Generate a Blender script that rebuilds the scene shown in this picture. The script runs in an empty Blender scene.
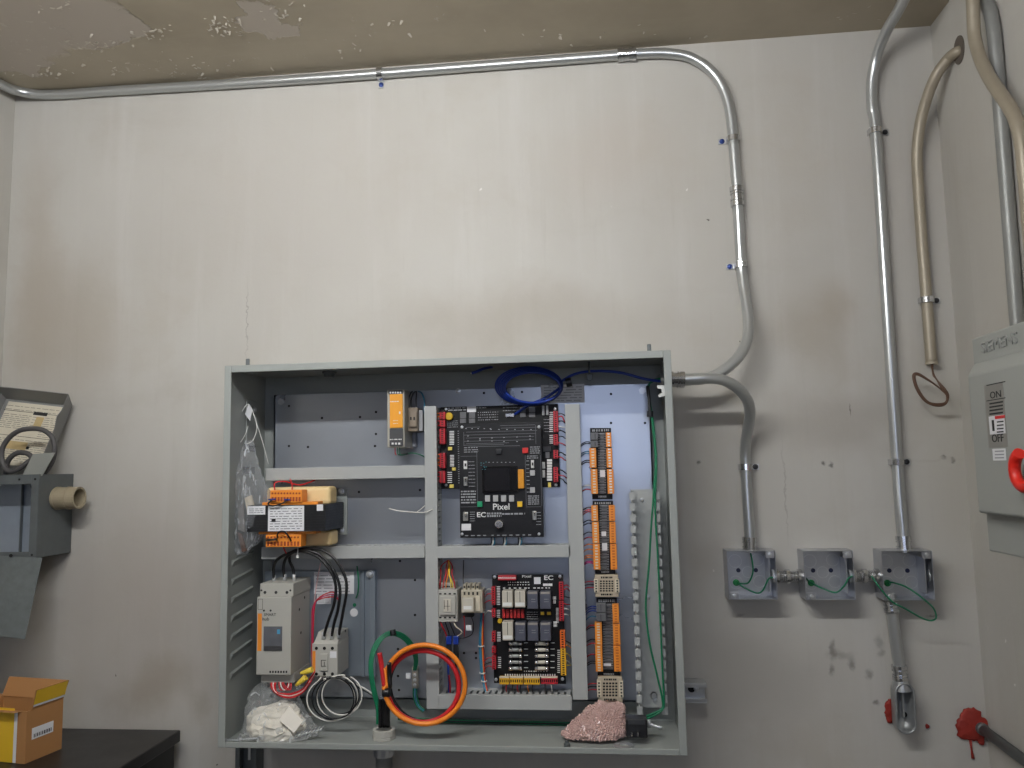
import bpy, bmesh, math, random
from mathutils import Vector, Matrix
random.seed(7)
S = bpy.context.scene
COL = S.collection
# ------------------------------------------------------------------ camera
# X right along the back wall, Y into that wall (wall face at y = 0), Z up; z = 0 is the underside of the enclosure
FPX = 800.0
CAM = Vector((.771, -1.8256, .5343)); YAW, PIT, ROL = -.1072, .1072, -.0202
_F = Vector((math.sin(YAW)*math.cos(PIT), math.cos(YAW)*math.cos(PIT), math.sin(PIT)))
_R = Vector((math.cos(YAW), -math.sin(YAW), 0)); _U = _R.cross(_F)
_R2 = _R*math.cos(ROL) + _U*math.sin(ROL); _U2 = -_R*math.sin(ROL) + _U*math.cos(ROL)
cam = bpy.data.cameras.new('camera'); cam.sensor_width = 36; cam.lens = FPX/1024*36; cam.clip_start = .01
camo = bpy.data.objects.new('camera', cam); COL.objects.link(camo)
camo.matrix_world = Matrix(((_R2.x, _U2.x, -_F.x, CAM.x), (_R2.y, _U2.y, -_F.y, CAM.y), (_R2.z, _U2.z, -_F.z, CAM.z), (0, 0, 0, 1)))
S.camera = camo
# ------------------------------------------------------------------ world, exposure, lamp values
w = bpy.data.worlds.new('world'); S.world = w; w.use_nodes = True
w.node_tree.nodes['Background'].inputs[0].default_value = (.9, .95, 1, 1)
w.node_tree.nodes['Background'].inputs[1].default_value = .0
S.view_settings.view_transform = 'Standard'; S.view_settings.look = 'None'
S.view_settings.exposure = 0.0; S.view_settings.gamma = 1.0
S.view_settings.use_curve_mapping = False
S.cycles.max_bounces = 7; S.cycles.diffuse_bounces = 4; S.cycles.glossy_bounces = 4; S.cycles.transparent_max_bounces = 10; S.cycles.sample_clamp_indirect = 6.0
LAMP_X, LAMP_Y, LAMP_Z, LAMP_POWER = .30, -1.30, 1.36, 114.0

def ray(px, py): return _F + _R2*((px-512)/FPX) + _U2*((384-py)/FPX)
def at(px, py, Y):
    d = ray(px, py); return CAM + d*((Y-CAM.y)/d.y)
def atx(px, py, X):
    d = ray(px, py); return CAM + d*((X-CAM.x)/d.x)
def atz(px, py, Z):
    d = ray(px, py); return CAM + d*((Z-CAM.z)/d.z)
def rc(r, Y):
    x0, y0, x1, y1 = r; mx, my = (x0+x1)/2, (y0+y1)/2
    return at(x0, my, Y).x, at(x1, my, Y).x, at(mx, y1, Y).z, at(mx, y0, Y).z

# ------------------------------------------------------------------ materials
def lin(c):
    return tuple(((v/255)/12.92 if v/255 <= .04045 else ((v/255+.055)/1.055)**2.4) for v in c) + (1,)
MATS = {}
def mat(name, col, rough=.5, metal=0., var=.0, vscale=20., bump=0., bscale=60., spec=.5, stretch=None, trans=0., alpha=1., coat=0., emit=0.):
    if name in MATS: return MATS[name]
    m = bpy.data.materials.new(name); m.use_nodes = True; nt = m.node_tree; N = nt.nodes; L = nt.links
    b = N['Principled BSDF']
    b.inputs['Base Color'].default_value = lin(col); b.inputs['Roughness'].default_value = rough
    b.inputs['Metallic'].default_value = metal; b.inputs['Specular IOR Level'].default_value = spec
    b.inputs['Coat Weight'].default_value = coat
    if trans: b.inputs['Transmission Weight'].default_value = trans
    if alpha < 1: b.inputs['Alpha'].default_value = alpha
    if emit:
        b.inputs['Emission Color'].default_value = lin(col); b.inputs['Emission Strength'].default_value = emit
    tc = N.new('ShaderNodeTexCoord')
    src = tc.outputs['Object']
    if stretch:
        mp = N.new('ShaderNodeMapping'); mp.inputs['Scale'].default_value = stretch
        L.new(src, mp.inputs['Vector']); src = mp.outputs['Vector']
    if var:
        n = N.new('ShaderNodeTexNoise'); n.inputs['Scale'].default_value = vscale; n.inputs['Detail'].default_value = 5
        L.new(src, n.inputs['Vector'])
        mx = N.new('ShaderNodeMix'); mx.data_type = 'RGBA'
        c = lin(col); mx.inputs['A'].default_value = tuple(min(1, v*(1-var)) for v in c[:3])+(1,)
        mx.inputs['B'].default_value = tuple(min(1, v*(1+var)) for v in c[:3])+(1,)
        L.new(n.outputs['Fac'], mx.inputs['Factor']); L.new(mx.outputs['Result'], b.inputs['Base Color'])
        mr = N.new('ShaderNodeMapRange'); mr.inputs['To Min'].default_value = max(0, rough-.1); mr.inputs['To Max'].default_value = min(1, rough+.1)
        L.new(n.outputs['Fac'], mr.inputs['Value']); L.new(mr.outputs['Result'], b.inputs['Roughness'])
    if bump:
        n2 = N.new('ShaderNodeTexNoise'); n2.inputs['Scale'].default_value = bscale; n2.inputs['Detail'].default_value = 4
        L.new(src, n2.inputs['Vector'])
        bp = N.new('ShaderNodeBump'); bp.inputs['Strength'].default_value = bump; bp.inputs['Distance'].default_value = .003
        L.new(n2.outputs['Fac'], bp.inputs['Height']); L.new(bp.outputs['Normal'], b.inputs['Normal'])
    MATS[name] = m; return m

def film(name, col, opac, rough=.15):
    m = bpy.data.materials.new(name); m.use_nodes = True; nt = m.node_tree; N = nt.nodes; L = nt.links
    b = N['Principled BSDF']; b.inputs['Base Color'].default_value = lin(col); b.inputs['Roughness'].default_value = rough
    b.inputs['Specular IOR Level'].default_value = .8
    t = N.new('ShaderNodeBsdfTransparent'); mx = N.new('ShaderNodeMixShader')
    lw = N.new('ShaderNodeLayerWeight'); lw.inputs['Blend'].default_value = .35
    n = N.new('ShaderNodeTexNoise'); n.inputs['Scale'].default_value = 60; tc = N.new('ShaderNodeTexCoord'); L.new(tc.outputs['Object'], n.inputs['Vector'])
    bp = N.new('ShaderNodeBump'); bp.inputs['Strength'].default_value = .5; bp.inputs['Distance'].default_value = .004
    L.new(n.outputs['Fac'], bp.inputs['Height']); L.new(bp.outputs['Normal'], b.inputs['Normal'])
    mp = N.new('ShaderNodeMapping'); mp.inputs['Scale'].default_value = (60, 60, 14); L.new(tc.outputs['Object'], mp.inputs['Vector'])
    n3 = N.new('ShaderNodeTexNoise'); n3.inputs['Scale'].default_value = 1.; n3.inputs['Detail'].default_value = 3; n3.inputs['Distortion'].default_value = 1.5; L.new(mp.outputs[0], n3.inputs['Vector'])
    mr = N.new('ShaderNodeMapRange'); mr.inputs['From Min'].default_value = .60; mr.inputs['From Max'].default_value = .66; mr.inputs['To Max'].default_value = .45; L.new(n3.outputs['Fac'], mr.inputs['Value'])
    ad = N.new('ShaderNodeMath'); ad.operation = 'ADD'; ad.use_clamp = True
    ma = N.new('ShaderNodeMath'); ma.operation = 'MULTIPLY_ADD'; ma.inputs[1].default_value = .4; ma.inputs[2].default_value = opac; ma.use_clamp = True
    L.new(lw.outputs['Facing'], ma.inputs[0]); L.new(ma.outputs[0], ad.inputs[0]); L.new(mr.outputs[0], ad.inputs[1]); L.new(ad.outputs[0], mx.inputs['Fac'])
    L.new(t.outputs[0], mx.inputs[1]); L.new(b.outputs[0], mx.inputs[2]); L.new(mx.outputs[0], N['Material Output'].inputs['Surface'])
    return m

class NG:   # small node graph helper for the plaster
    def __init__(s, name):
        s.m = bpy.data.materials.new(name); s.m.use_nodes = True; s.N = s.m.node_tree.nodes; s.L = s.m.node_tree.links
        s.b = s.N['Principled BSDF']; s.tc = s.N.new('ShaderNodeTexCoord').outputs['Object']
    def val(s, sock, v):
        if isinstance(v, (int, float, tuple)): sock.default_value = v
        else: s.L.new(v, sock)
    def math(s, op, a, b=0., c=None, clamp=False):
        n = s.N.new('ShaderNodeMath'); n.operation = op; n.use_clamp = clamp
        s.val(n.inputs[0], a); s.val(n.inputs[1], b)
        if c is not None: s.val(n.inputs[2], c)
        return n.outputs[0]
    def noise(s, scale, detail=4, rough=.5, vec=None, color=False, dist=0.):
        n = s.N.new('ShaderNodeTexNoise'); n.inputs['Scale'].default_value = scale; n.inputs['Detail'].default_value = detail
        n.inputs['Roughness'].default_value = rough; n.inputs['Distortion'].default_value = dist
        s.L.new(vec or s.tc, n.inputs['Vector']); return n.outputs['Color' if color else 'Fac']
    def mapping(s, scale=(1, 1, 1), loc=(0, 0, 0), vec=None):
        n = s.N.new('ShaderNodeMapping'); n.inputs['Scale'].default_value = scale; n.inputs['Location'].default_value = loc
        s.L.new(vec or s.tc, n.inputs['Vector']); return n.outputs[0]
    def ramp(s, v, a, b, lo=0., hi=1.):
        n = s.N.new('ShaderNodeMapRange'); n.interpolation_type = 'SMOOTHSTEP'
        s.val(n.inputs['Value'], v); n.inputs['From Min'].default_value = a; n.inputs['From Max'].default_value = b
        n.inputs['To Min'].default_value = lo; n.inputs['To Max'].default_value = hi; return n.outputs[0]
    def mix(s, f, a, b, mode='MIX'):
        n = s.N.new('ShaderNodeMix'); n.data_type = 'RGBA'; n.blend_type = mode
        s.val(n.inputs['Factor'], f); s.val(n.inputs['A'], a); s.val(n.inputs['B'], b); return n.outputs['Result']
    def blob(s, vec, c, size, soft=.35):   # 1 inside an ellipsoid at c
        inv = tuple(1/v for v in size)
        n = s.mapping(inv, tuple(-c[i]*inv[i] for i in range(3)), vec)
        l = s.N.new('ShaderNodeVectorMath'); l.operation = 'LENGTH'; s.L.new(n, l.inputs[0])
        return s.ramp(l.outputs['Value'], 1-soft, 1+soft, 1., 0.)
    def warp(s, scale, amt, vec=None):
        c = s.noise(scale, 5, .6, vec, True)
        v = s.N.new('ShaderNodeVectorMath'); v.operation = 'SUBTRACT'; s.L.new(c, v.inputs[0]); v.inputs[1].default_value = (.5, .5, .5)
        k = s.N.new('ShaderNodeVectorMath'); k.operation = 'SCALE'; s.L.new(v.outputs[0], k.inputs[0]); k.inputs['Scale'].default_value = amt
        a = s.N.new('ShaderNodeVectorMath'); a.operation = 'ADD'; s.L.new(vec or s.tc, a.inputs[0]); s.L.new(k.outputs[0], a.inputs[1])
        return a.outputs[0]
    def sep(s, i):
        n = s.N.new('ShaderNodeSeparateXYZ'); s.L.new(s.tc, n.inputs[0]); return n.outputs[i]
    def done(s, colr, rough, height=None, dist=.002, strength=.6):
        s.val(s.b.inputs['Base Color'], colr); s.val(s.b.inputs['Roughness'], rough)
        if height is not None:
            bp = s.N.new('ShaderNodeBump'); bp.inputs['Strength'].default_value = strength; bp.inputs['Distance'].default_value = dist
            s.L.new(height, bp.inputs['Height']); s.L.new(bp.outputs['Normal'], s.b.inputs['Normal'])
        return s.m

def plaster(name, spots=(), pale=(), axis='xz'):
    g = NG(name)
    wv = g.warp(3., .25); wf = g.warp(30., .03)
    n1 = g.noise(1.3, 5, .55, wv); n2 = g.noise(4.5, 6, .6, wv)
    st = g.noise(1., 6, .6, g.mapping((14, 14, 1.2)))
    base = g.mix(g.ramp(n1, .3, .7), lin((184, 180, 172)), lin((192, 189, 182)))
    base = g.mix(g.ramp(n2, .48, .75, 0, .5), base, lin((178, 171, 159)))
    base = g.mix(g.ramp(st, .48, .78, 0, .5), base, lin((200, 197, 192)))
    tro = g.noise(1., 5, .6, g.mapping((2.0, 2.0, 9), (3, 1, 2), wv))
    base = g.mix(g.ramp(tro, .54, .8, 0, .22), base, lin((166, 160, 149)))
    fs = g.noise(1., 5, .65, g.mapping((60, 60, 3.0), (1, 5, 2))); base = g.mix(g.ramp(fs, .55, .8, 0, .2), base, lin((160, 153, 142)))
    for c, sz, colr, k in pale:
        base = g.mix(g.math('MULTIPLY', g.blob(wv, c, sz, .8), k*.85), base, lin(colr))
    for c, sz, colr, k in spots:
        base = g.mix(g.math('MULTIPLY', g.blob(wf, c, sz, .75), k*.75), base, lin(colr))
    vo = g.N.new('ShaderNodeTexVoronoi'); vo.inputs['Scale'].default_value = 26; g.L.new(wf, vo.inputs['Vector'])
    sel = g.ramp(g.noise(2.2, 3, .5), .56, .66)
    wn = g.N.new('ShaderNodeTexWhiteNoise'); g.L.new(vo.outputs['Position'], wn.inputs['Vector'])
    chip = g.math('MULTIPLY', g.math('MULTIPLY', g.ramp(vo.outputs['Distance'], .05, .09, 1, 0), sel), g.math('GREATER_THAN', wn.outputs['Value'], .72))
    base = g.mix(g.math('MULTIPLY', chip, .8), base, lin((226, 223, 218)))
    vo2 = g.N.new('ShaderNodeTexVoronoi'); vo2.inputs['Scale'].default_value = 13; g.L.new(wf, vo2.inputs['Vector'])
    wn2 = g.N.new('ShaderNodeTexWhiteNoise'); g.L.new(vo2.outputs['Position'], wn2.inputs['Vector'])
    pit = g.math('MULTIPLY', g.ramp(vo2.outputs['Distance'], .022, .04, 1, 0), g.math('GREATER_THAN', wn2.outputs['Value'], .86))
    base = g.mix(g.math('MULTIPLY', pit, .8), base, lin((70, 64, 58)))
    h = g.math('ADD', g.math('MULTIPLY', n2, .5), g.math('MULTIPLY', g.noise(45, 5, .6), .10))
    h = g.math('ADD', h, g.math('MULTIPLY', st, .12))
    h = g.math('SUBTRACT', h, g.math('MULTIPLY', pit, .5))
    return g.done(base, .62, h, .006, .5)

# ------------------------------------------------------------------ mesh helpers
ORG = {}
class MB:
    def __init__(s): s.v = []; s.f = []; s.sm = []
    def add(s, vs, fs, smooth=False):
        o = len(s.v); s.v += [Vector(v) for v in vs]; s.f += [[i+o for i in f] for f in fs]; s.sm += [smooth]*len(fs); return s
    def box(s, x0, x1, y0, y1, z0, z1, M=None):
        vs = [Vector((x, y, z)) for z in (z0, z1) for y in (y0, y1) for x in (x0, x1)]
        if M is not None: vs = [M @ v for v in vs]
        return s.add(vs, [(0, 2, 3, 1), (4, 5, 7, 6), (0, 1, 5, 4), (2, 6, 7, 3), (0, 4, 6, 2), (1, 3, 7, 5)])
    def pr(s, r, Y, d, in_=0):     # pixel rectangle -> box with its front at Y, depth d
        x0, x1, z0, z1 = rc(r, Y); return s.box(x0+in_, x1-in_, Y, Y+d, z0+in_, z1-in_)
    def hexa(s, q0, q1):           # two quads (4 pts each, same order) joined
        return s.add(list(q0)+list(q1), [(0, 1, 2, 3), (7, 6, 5, 4), (0, 4, 5, 1), (1, 5, 6, 2), (2, 6, 7, 3), (3, 7, 4, 0)])
    def prism(s, pts, ax):         # closed polygon extruded by vector ax
        n = len(pts); a = [Vector(p) for p in pts]; b = [p+Vector(ax) for p in a]
        return s.add(a+b, [list(range(n))[::-1], list(range(n, 2*n))] + [(i, (i+1) % n, n+(i+1) % n, n+i) for i in range(n)])
    def tube(s, path, r, n=10, closed=False, cap=True):
        P = [Vector(p) for p in path]; m = len(P)
        rr = r if isinstance(r, (list, tuple)) else [r]*m
        T = []
        for i in range(m):
            a = P[(i-1) % m] if (closed or i > 0) else P[i]; b = P[(i+1) % m] if (closed or i < m-1) else P[i]
            t = b-a; T.append(t.normalized() if t.length > 1e-9 else Vector((0, 0, 1)))
        u = T[0].orthogonal().normalized(); vs = []
        for i in range(m):
            u = (u - T[i]*u.dot(T[i])); u = u.normalized() if u.length > 1e-6 else T[i].orthogonal().normalized()
            w_ = T[i].cross(u)
            for k in range(n):
                a = 2*math.pi*k/n; vs.append(P[i] + (u*math.cos(a)+w_*math.sin(a))*rr[i])
        fs = []
        for i in range(m if closed else m-1):
            j = (i+1) % m
            for k in range(n): fs.append((i*n+k, i*n+(k+1) % n, j*n+(k+1) % n, j*n+k))
        s.add(vs, fs, True)
        if cap and not closed:
            o = len(s.v)-len(vs); s.f += [[o+k for k in range(n)][::-1], [o+(m-1)*n+k for k in range(n)]]; s.sm += [False, False]
        return s
    def cyl(s, a, b, r, n=16, r2=None): return s.tube([a, b], [r, r if r2 is None else r2], n)
    def lathe(s, a, ax, prof, n=20):   # prof: (distance along ax, radius)
        a = Vector(a); ax = Vector(ax).normalized(); u = ax.orthogonal().normalized(); w_ = ax.cross(u); vs = []
        for d, r in prof:
            for k in range(n):
                t = 2*math.pi*k/n; vs.append(a+ax*d+(u*math.cos(t)+w_*math.sin(t))*r)
        fs = [(i*n+k, i*n+(k+1) % n, (i+1)*n+(k+1) % n, (i+1)*n+k) for i in range(len(prof)-1) for k in range(n)]
        return s.add(vs, fs, False)
    def ring(s, a, ax, ri, ro, h, n=20):
        return s.lathe(a, ax, [(0, ri), (0, ro), (h, ro), (h, ri), (0, ri)], n)
    def build(s, name, m, parent=None, bevel=0, smooth=False, seg=2, label=None):
        o0 = ORG.get(parent.name, Vector()) if parent else Vector()
        return link(s.mesh(name, m, o0, smooth), name, parent, bevel, seg, label)
    def mesh(s, name, m, o0=Vector(), smooth=False):
        me = bpy.data.meshes.new(name); me.from_pydata([v-o0 for v in s.v], [], s.f)
        bm = bmesh.new(); bm.from_mesh(me); bmesh.ops.recalc_face_normals(bm, faces=bm.faces); bm.to_mesh(me); bm.free()
        for p, k in zip(me.polygons, s.sm): p.use_smooth = bool(k or smooth)
        me.materials.append(m); return me
def link(me, name, parent=None, bevel=0, seg=2, label=None):
    o = bpy.data.objects.new(name, me); COL.objects.link(o)
    if parent: o.parent = parent; ORG[o.name] = ORG.get(parent.name, Vector())
    else: ORG[o.name] = Vector()
    if bevel:
        b = o.modifiers.new('bevel', 'BEVEL'); b.width = bevel; b.segments = seg; b.limit_method = 'ANGLE'; b.angle_limit = .6
    if label: o['label'] = label
    return o
def inst(me, name, parent, loc):    # a further piece sharing mesh data; loc is an offset
    o = bpy.data.objects.new(name, me); COL.objects.link(o); o.parent = parent; o.location = loc; ORG[o.name] = ORG.get(parent.name, Vector()); return o
def thing(name, label, cat, loc, group=None):
    o = bpy.data.objects.new(name, None); COL.objects.link(o); o.location = loc; o.empty_display_size = .02
    ORG[o.name] = Vector(loc); tag(o, label, cat, group); return o
def tag(o, label, cat, group=None):
    o['label'] = label; o['category'] = cat
    if group: o['group'] = group
    return o
def struct(o): o['kind'] = 'structure'; return o
def pbox(name, r, Y, d, m, parent, bevel=.0008, label=None): return MB().pr(r, Y, d).build(name, m, parent, bevel, label=label)
def sm(pts, n=6, closed=False):      # Catmull-Rom
    P = [Vector(p) for p in pts]; out = []; m = len(P)
    for i in range(m if closed else m-1):
        g = (lambda k: P[k % m]) if closed else (lambda k: P[max(0, min(m-1, k))])
        a, b, c, d = g(i-1), g(i), g(i+1), g(i+2)
        for k in range(n):
            t = k/n; out.append(.5*((2*b)+(c-a)*t+(2*a-5*b+4*c-d)*t*t+(3*b-a-3*c+d)*t**3))
    if not closed: out.append(P[-1])
    return out
def pxp(pts, n=6): return sm([at(*p) for p in pts], n)     # (px, py, Y) control points
def wire(name, pts, r, m, parent, n=5, seg=6): return MB().tube(pxp(pts, n), r, seg).build(name, m, parent)
def text(parent, name, txt, r, Y, m, thick=.0003, face='front', X=None, fit=True, bold=0.):
    cu = bpy.data.curves.new(name, 'FONT'); cu.body = txt; cu.extrude = thick; cu.offset = bold; cu.resolution_u = 3
    t = bpy.data.objects.new(name, cu); COL.objects.link(t); bpy.context.view_layer.update()
    me = bpy.data.meshes.new_from_object(t.evaluated_get(bpy.context.evaluated_depsgraph_get())); bpy.data.objects.remove(t); bpy.data.curves.remove(cu)
    xs = [v.co.x for v in me.vertices]; ys = [v.co.y for v in me.vertices]
    ax, bx, ay, by = min(xs), max(xs), min(ys), max(ys)
    o0 = ORG.get(parent.name, Vector())
    if face == 'front': x0, x1, z0, z1 = rc(r, Y)
    else: y0, y1, z0, z1 = r
    for v in me.vertices:
        u = (v.co.x-ax)/(bx-ax); q = (v.co.y-ay)/(by-ay); d = v.co.z
        if face == 'front': v.co = Vector((x0+(x1-x0)*u, Y-d, z0+(z1-z0)*q))-o0
        else: v.co = Vector((X-d, y0+(y1-y0)*u, z0+(z1-z0)*q))-o0
    if not me.materials: me.materials.append(m)
    else: me.materials[0] = m
    return link(me, name, parent)
def print_rows(mb, r, Y, rows, fill=.55, seed=1, th=.0003, lo=.08, hi=.3):     # short printed dashes, illegible small print
    rnd = random.Random(seed); x0, x1, z0, z1 = rc(r, Y); h = (z1-z0)/rows
    for i in range(rows):
        zc = z1-(i+.5)*h; x = x0
        while x < x1-.0005:
            l = (x1-x0)*rnd.uniform(lo, hi); e = min(x+l, x1)
            mb.box(x, e, Y-th, Y, zc-h*fill/2, zc+h*fill/2); x = e+(x1-x0)*rnd.uniform(.02, .08)
    return mb
# ------------------------------------------------------------------ the room
XL, XR, ZC, ZF, YB = -.70, 1.5526, 1.5237, -1.07, -3.2
def wp(px, py): p = at(px, py, 0); return (p.x, 0, p.z)
SMUDGE = (78, 70, 62)
spots = [(wp(x, y), (sx, .05, sz), c, k) for x, y, sx, sz, c, k in [
    (833, 650, .006, .016, SMUDGE, .7), (851, 664, .007, .012, SMUDGE, .7), (833, 669, .005, .010, SMUDGE, .7), (868, 674, .006, .010, SMUDGE, .6),
    (878, 642, .007, .012, SMUDGE, .45), (881, 653, .006, .008, SMUDGE, .5), (840, 655, .022, .006, (110, 100, 90), .5), (876, 702, .005, .005, SMUDGE, .8),
    (824, 463, .004, .004, (30, 28, 26), .95), (831, 465, .004, .004, (30, 28, 26), .9), (953, 460, .004, .004, (40, 36, 34), .9), (944, 459, .004, .004, (40, 36, 34), .9),
    (699, 463, .004, .005, (60, 55, 50), .9), (850, 409, .0012, .012, (60, 55, 50), .8), (785, 490, .0015, .09, (120, 112, 102), .45),
    (247, 320, .0009, .075, (105, 98, 90), .55), (200, 705, .022, .03, (140, 126, 104), .45), (740, 616, .01, .004, (70, 62, 56), .5), (932, 616, .012, .002, (50, 44, 40), .7),
    (705, 560, .03, .03, (172, 165, 156), .5), (720, 545, .02, .018, (176, 169, 160), .5), (835, 303, .035, .05, (156, 140, 118), .35), (935, 460, .05, .003, (180, 174, 166), .6)]]
pale = [(wp(x, y), (sx, .3, sz), c, k) for x, y, sx, sz, c, k in [
    (60, 330, .12, .16, (158, 146, 128), .6), (40, 250, .05, .25, (164, 152, 136), .5), (75, 620, .05, .20, (182, 176, 168), .6), (150, 600, .16, .22, (152, 141, 132), .5),
    (150, 690, .08, .04, (142, 128, 108), .5), (300, 200, .35, .22, (183, 178, 171), .5), (900, 180, .10, .14, (182, 175, 167), .4), (820, 330, .08, .08, (150, 138, 120), .35),
    (520, 320, .3, .06, (160, 150, 136), .5), (610, 150, .12, .10, (180, 168, 156), .35), (770, 690, .12, .10, (150, 144, 136), .5), (840, 420, .14, .06, (150, 141, 130), .5)]]
WALL = plaster('plaster_wall', spots, pale); WALL2 = plaster('plaster_side_wall', (), ())
def ceiling_mat():
    g = NG('peeling_ceiling_paint'); wv = g.warp(9., .16); wf = g.warp(40., .03, wv)
    n1 = g.noise(2., 5, .6); st = g.noise(1., 6, .6, g.mapping((2, 18, 1)))
    base = g.mix(g.ramp(n1, .3, .7), lin((158, 147, 127)), lin((178, 167, 147)))
    base = g.mix(g.ramp(st, .45, .8, 0, .5), base, lin((176, 167, 148)))
    def cz(px, py): p = atz(px, py, ZC); return (p.x, p.y, p.z)
    pk = None
    for (px, py, sx, sy) in [(40, 10, .16, .16), (95, 25, .09, .075), (10, 60, .10, .06), (262, 25, .055, .05), (254, 14, .03, .05), (-60, -20, .25, .3)]:
        b = g.blob(wf, cz(px, py), (sx, sy, .3), .06); pk = b if pk is None else g.math('MAXIMUM', pk, b)
    fl = g.math('MULTIPLY', g.ramp(g.noise(60, 5, .7), .60, .64), g.ramp(g.noise(5, 3, .5, g.mapping((1, 1, 1), (.3, .2, 0))), .5, .62))
    fl = g.math('MULTIPLY', fl, g.ramp(g.sep(0), .35, .85, 1., 0.))
    base = g.mix(g.math('MULTIPLY', pk, .9), base, lin((182, 172, 160)))
    base = g.mix(g.math('MULTIPLY', fl, .7), base, lin((196, 190, 178)))
    h = g.math('SUBTRACT', g.math('MULTIPLY', g.noise(30, 5, .6), .15), g.math('MULTIPLY', pk, .9))
    h = g.math('SUBTRACT', h, g.math('MULTIPLY', fl, .5))
    return g.done(base, .6, h, .004, .8)
CEIL = ceiling_mat()
T = .12
struct(MB().box(XL-T, XR+T, 0, T, ZF-T, ZC+T).build('wall_back', WALL))
struct(MB().box(XL-T, XL, YB, 0, ZF-T, ZC+T).build('wall_left', WALL2))
struct(MB().box(XR, XR+T, YB, 0, ZF-T, ZC+T).build('wall_right', WALL2))
struct(MB().box(XL-T, XR+T, YB-T, YB, ZF-T, ZC+T).build('wall_front', mat('drab_far_wall', (98, 94, 88), .8, 0, .15, 3)))
ceil_o = struct(MB().box(XL, XR, YB, 0, ZC, ZC+T).build('ceiling', CEIL))
struct(MB().box(XL, XR, YB, 0, ZF-T, ZF).build('floor', mat('concrete_floor', (62, 59, 56), .8, 0, .2, 6, .3, 40)))
# curled flakes of loose paint around the peeled patches
mb = MB(); rnd = random.Random(3)
for cx_, cy_, sx, sy, n in [(100, 45, 35, 8, 26), (40, 72, 40, 6, 22), (225, 28, 22, 8, 40), (160, 35, 25, 8, 18), (195, 66, 60, 10, 22), (115, 70, 12, 6, 14), (285, 12, 25, 12, 16), (390, 22, 30, 12, 8), (350, 45, 25, 8, 8), (60, 6, 20, 5, 10), (620, 35, 150, 8, 16), (860, 15, 40, 8, 6)]:
    for i in range(n):
        p = atz(rnd.gauss(cx_, sx*.5), rnd.gauss(cy_, sy*.6), ZC)
        if p.y > -.005 or p.x < XL+.01: continue
        a = rnd.uniform(0, 6.28); l = rnd.uniform(.003, .010); wd = l*rnd.uniform(.4, .9); d = Vector((math.cos(a), math.sin(a), 0)); e = Vector((-d.y, d.x, 0))
        z = Vector((0, 0, -1)); c = rnd.uniform(.15, .6)*l
        top = [p-d*l/2-e*wd/2, p-d*l/2+e*wd/2, p+d*l/2+e*wd/2*.6+z*c, p+d*l/2-e*wd/2*.5+z*c]
        top = [v+z*.0002 for v in top]
        mb.hexa(top, [v+z*.0006 for v in top])
WIN = MB().box(.50, 1.20, YB, YB+.004, .32, 1.15).build('window_1', mat('daylight_pane', (212, 224, 255), .4, emit=3.0)); struct(WIN)
wf_ = MB()
for a, b, c, d in ((.45, .50, .27, 1.20), (1.20, 1.25, .27, 1.20), (.50, 1.20, .27, .32), (.50, 1.20, 1.15, 1.20)): wf_.box(a, b, YB, YB+.03, c, d)
wf_.build('window_frame', mat('window_paint', (190, 188, 182), .5), WIN)
fl = mb.build('paint_flakes', mat('paint_flake', (196, 188, 174), .7), ceil_o); fl['kind'] = 'stuff'
# fluorescent lamp hung over and in front of the enclosure, outside the frame
WHITE_E = mat('lamp_enamel', (225, 225, 220), .4)
lt = thing('tube_light', 'white fluorescent tube fitting hung below the ceiling', 'lamp', (LAMP_X, LAMP_Y, ZC))
MB().box(LAMP_X-.62, LAMP_X+.62, LAMP_Y-.05, LAMP_Y+.05, LAMP_Z+.035, LAMP_Z+.075).build('housing', WHITE_E, lt, .004)
for sx in (-.5, .5): MB().cyl((LAMP_X+sx, LAMP_Y, LAMP_Z+.07), (LAMP_X+sx, LAMP_Y, ZC), .004, 8).build('hanger', WHITE_E, lt)
tubem = mat('lit_tube', (251, 252, 253), .5, emit=LAMP_POWER)
for sy in (0,):
    MB().cyl((LAMP_X-.58, LAMP_Y+sy, LAMP_Z), (LAMP_X+.58, LAMP_Y+sy, LAMP_Z), .019, 16).build('tube', tubem, lt)
for sx in (-.6, .6): MB().box(LAMP_X+sx-.012, LAMP_X+sx+.012, LAMP_Y-.048, LAMP_Y+.048, LAMP_Z-.015, LAMP_Z+.04).build('socket', WHITE_E, lt, .002)

# ------------------------------------------------------------------ shared materials
GREYP = mat('grey_enamel', (150, 154, 150), .38, 0, .05, 8, .03, 120)
SUBM = mat('galvanised_panel', (168, 173, 181), .30, .72, .08, 6, .03, 30)
ZINC = mat('zinc_plated_steel', (202, 204, 205), .30, .62)
EMTM = mat('galvanised_conduit', (188, 190, 189), .30, .70)
OLDZ = mat('weathered_galvanised', (102, 107, 108), .5, .45, .25, 35, .12, 90)
FIT = mat('bright_zinc_fitting', (206, 207, 208), .18, .95)
DUCT = mat('grey_duct_plastic', (168, 170, 168), .5)
DARKH = mat('dark_hole', (12, 12, 13), .8)
BLK = mat('black_plastic', (24, 25, 28), .42)
CABLE = mat('black_cable', (20, 20, 22), .35)
PCB = mat('black_circuit_board', (18, 18, 20), .5, 0, .3, 120, spec=.25)
REDC = mat('red_connector', (178, 32, 44), .4)
YELC = mat('yellow_connector', (226, 170, 36), .4)
ORC = mat('orange_connector', (232, 142, 48), .42)
WHT = mat('white_plastic', (226, 226, 222), .45)
PRW = mat('white_print', (224, 224, 222), .6)
PRG = mat('grey_print', (150, 152, 155), .6)
PRK = mat('black_print', (30, 30, 32), .6)
PAPER = mat('white_label', (222, 222, 224), .6)
BEIGE = mat('beige_plastic', (214, 204, 182), .5)
LGREY = mat('light_grey_plastic', (176, 174, 166), .5, 0, .04, 15)
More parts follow.
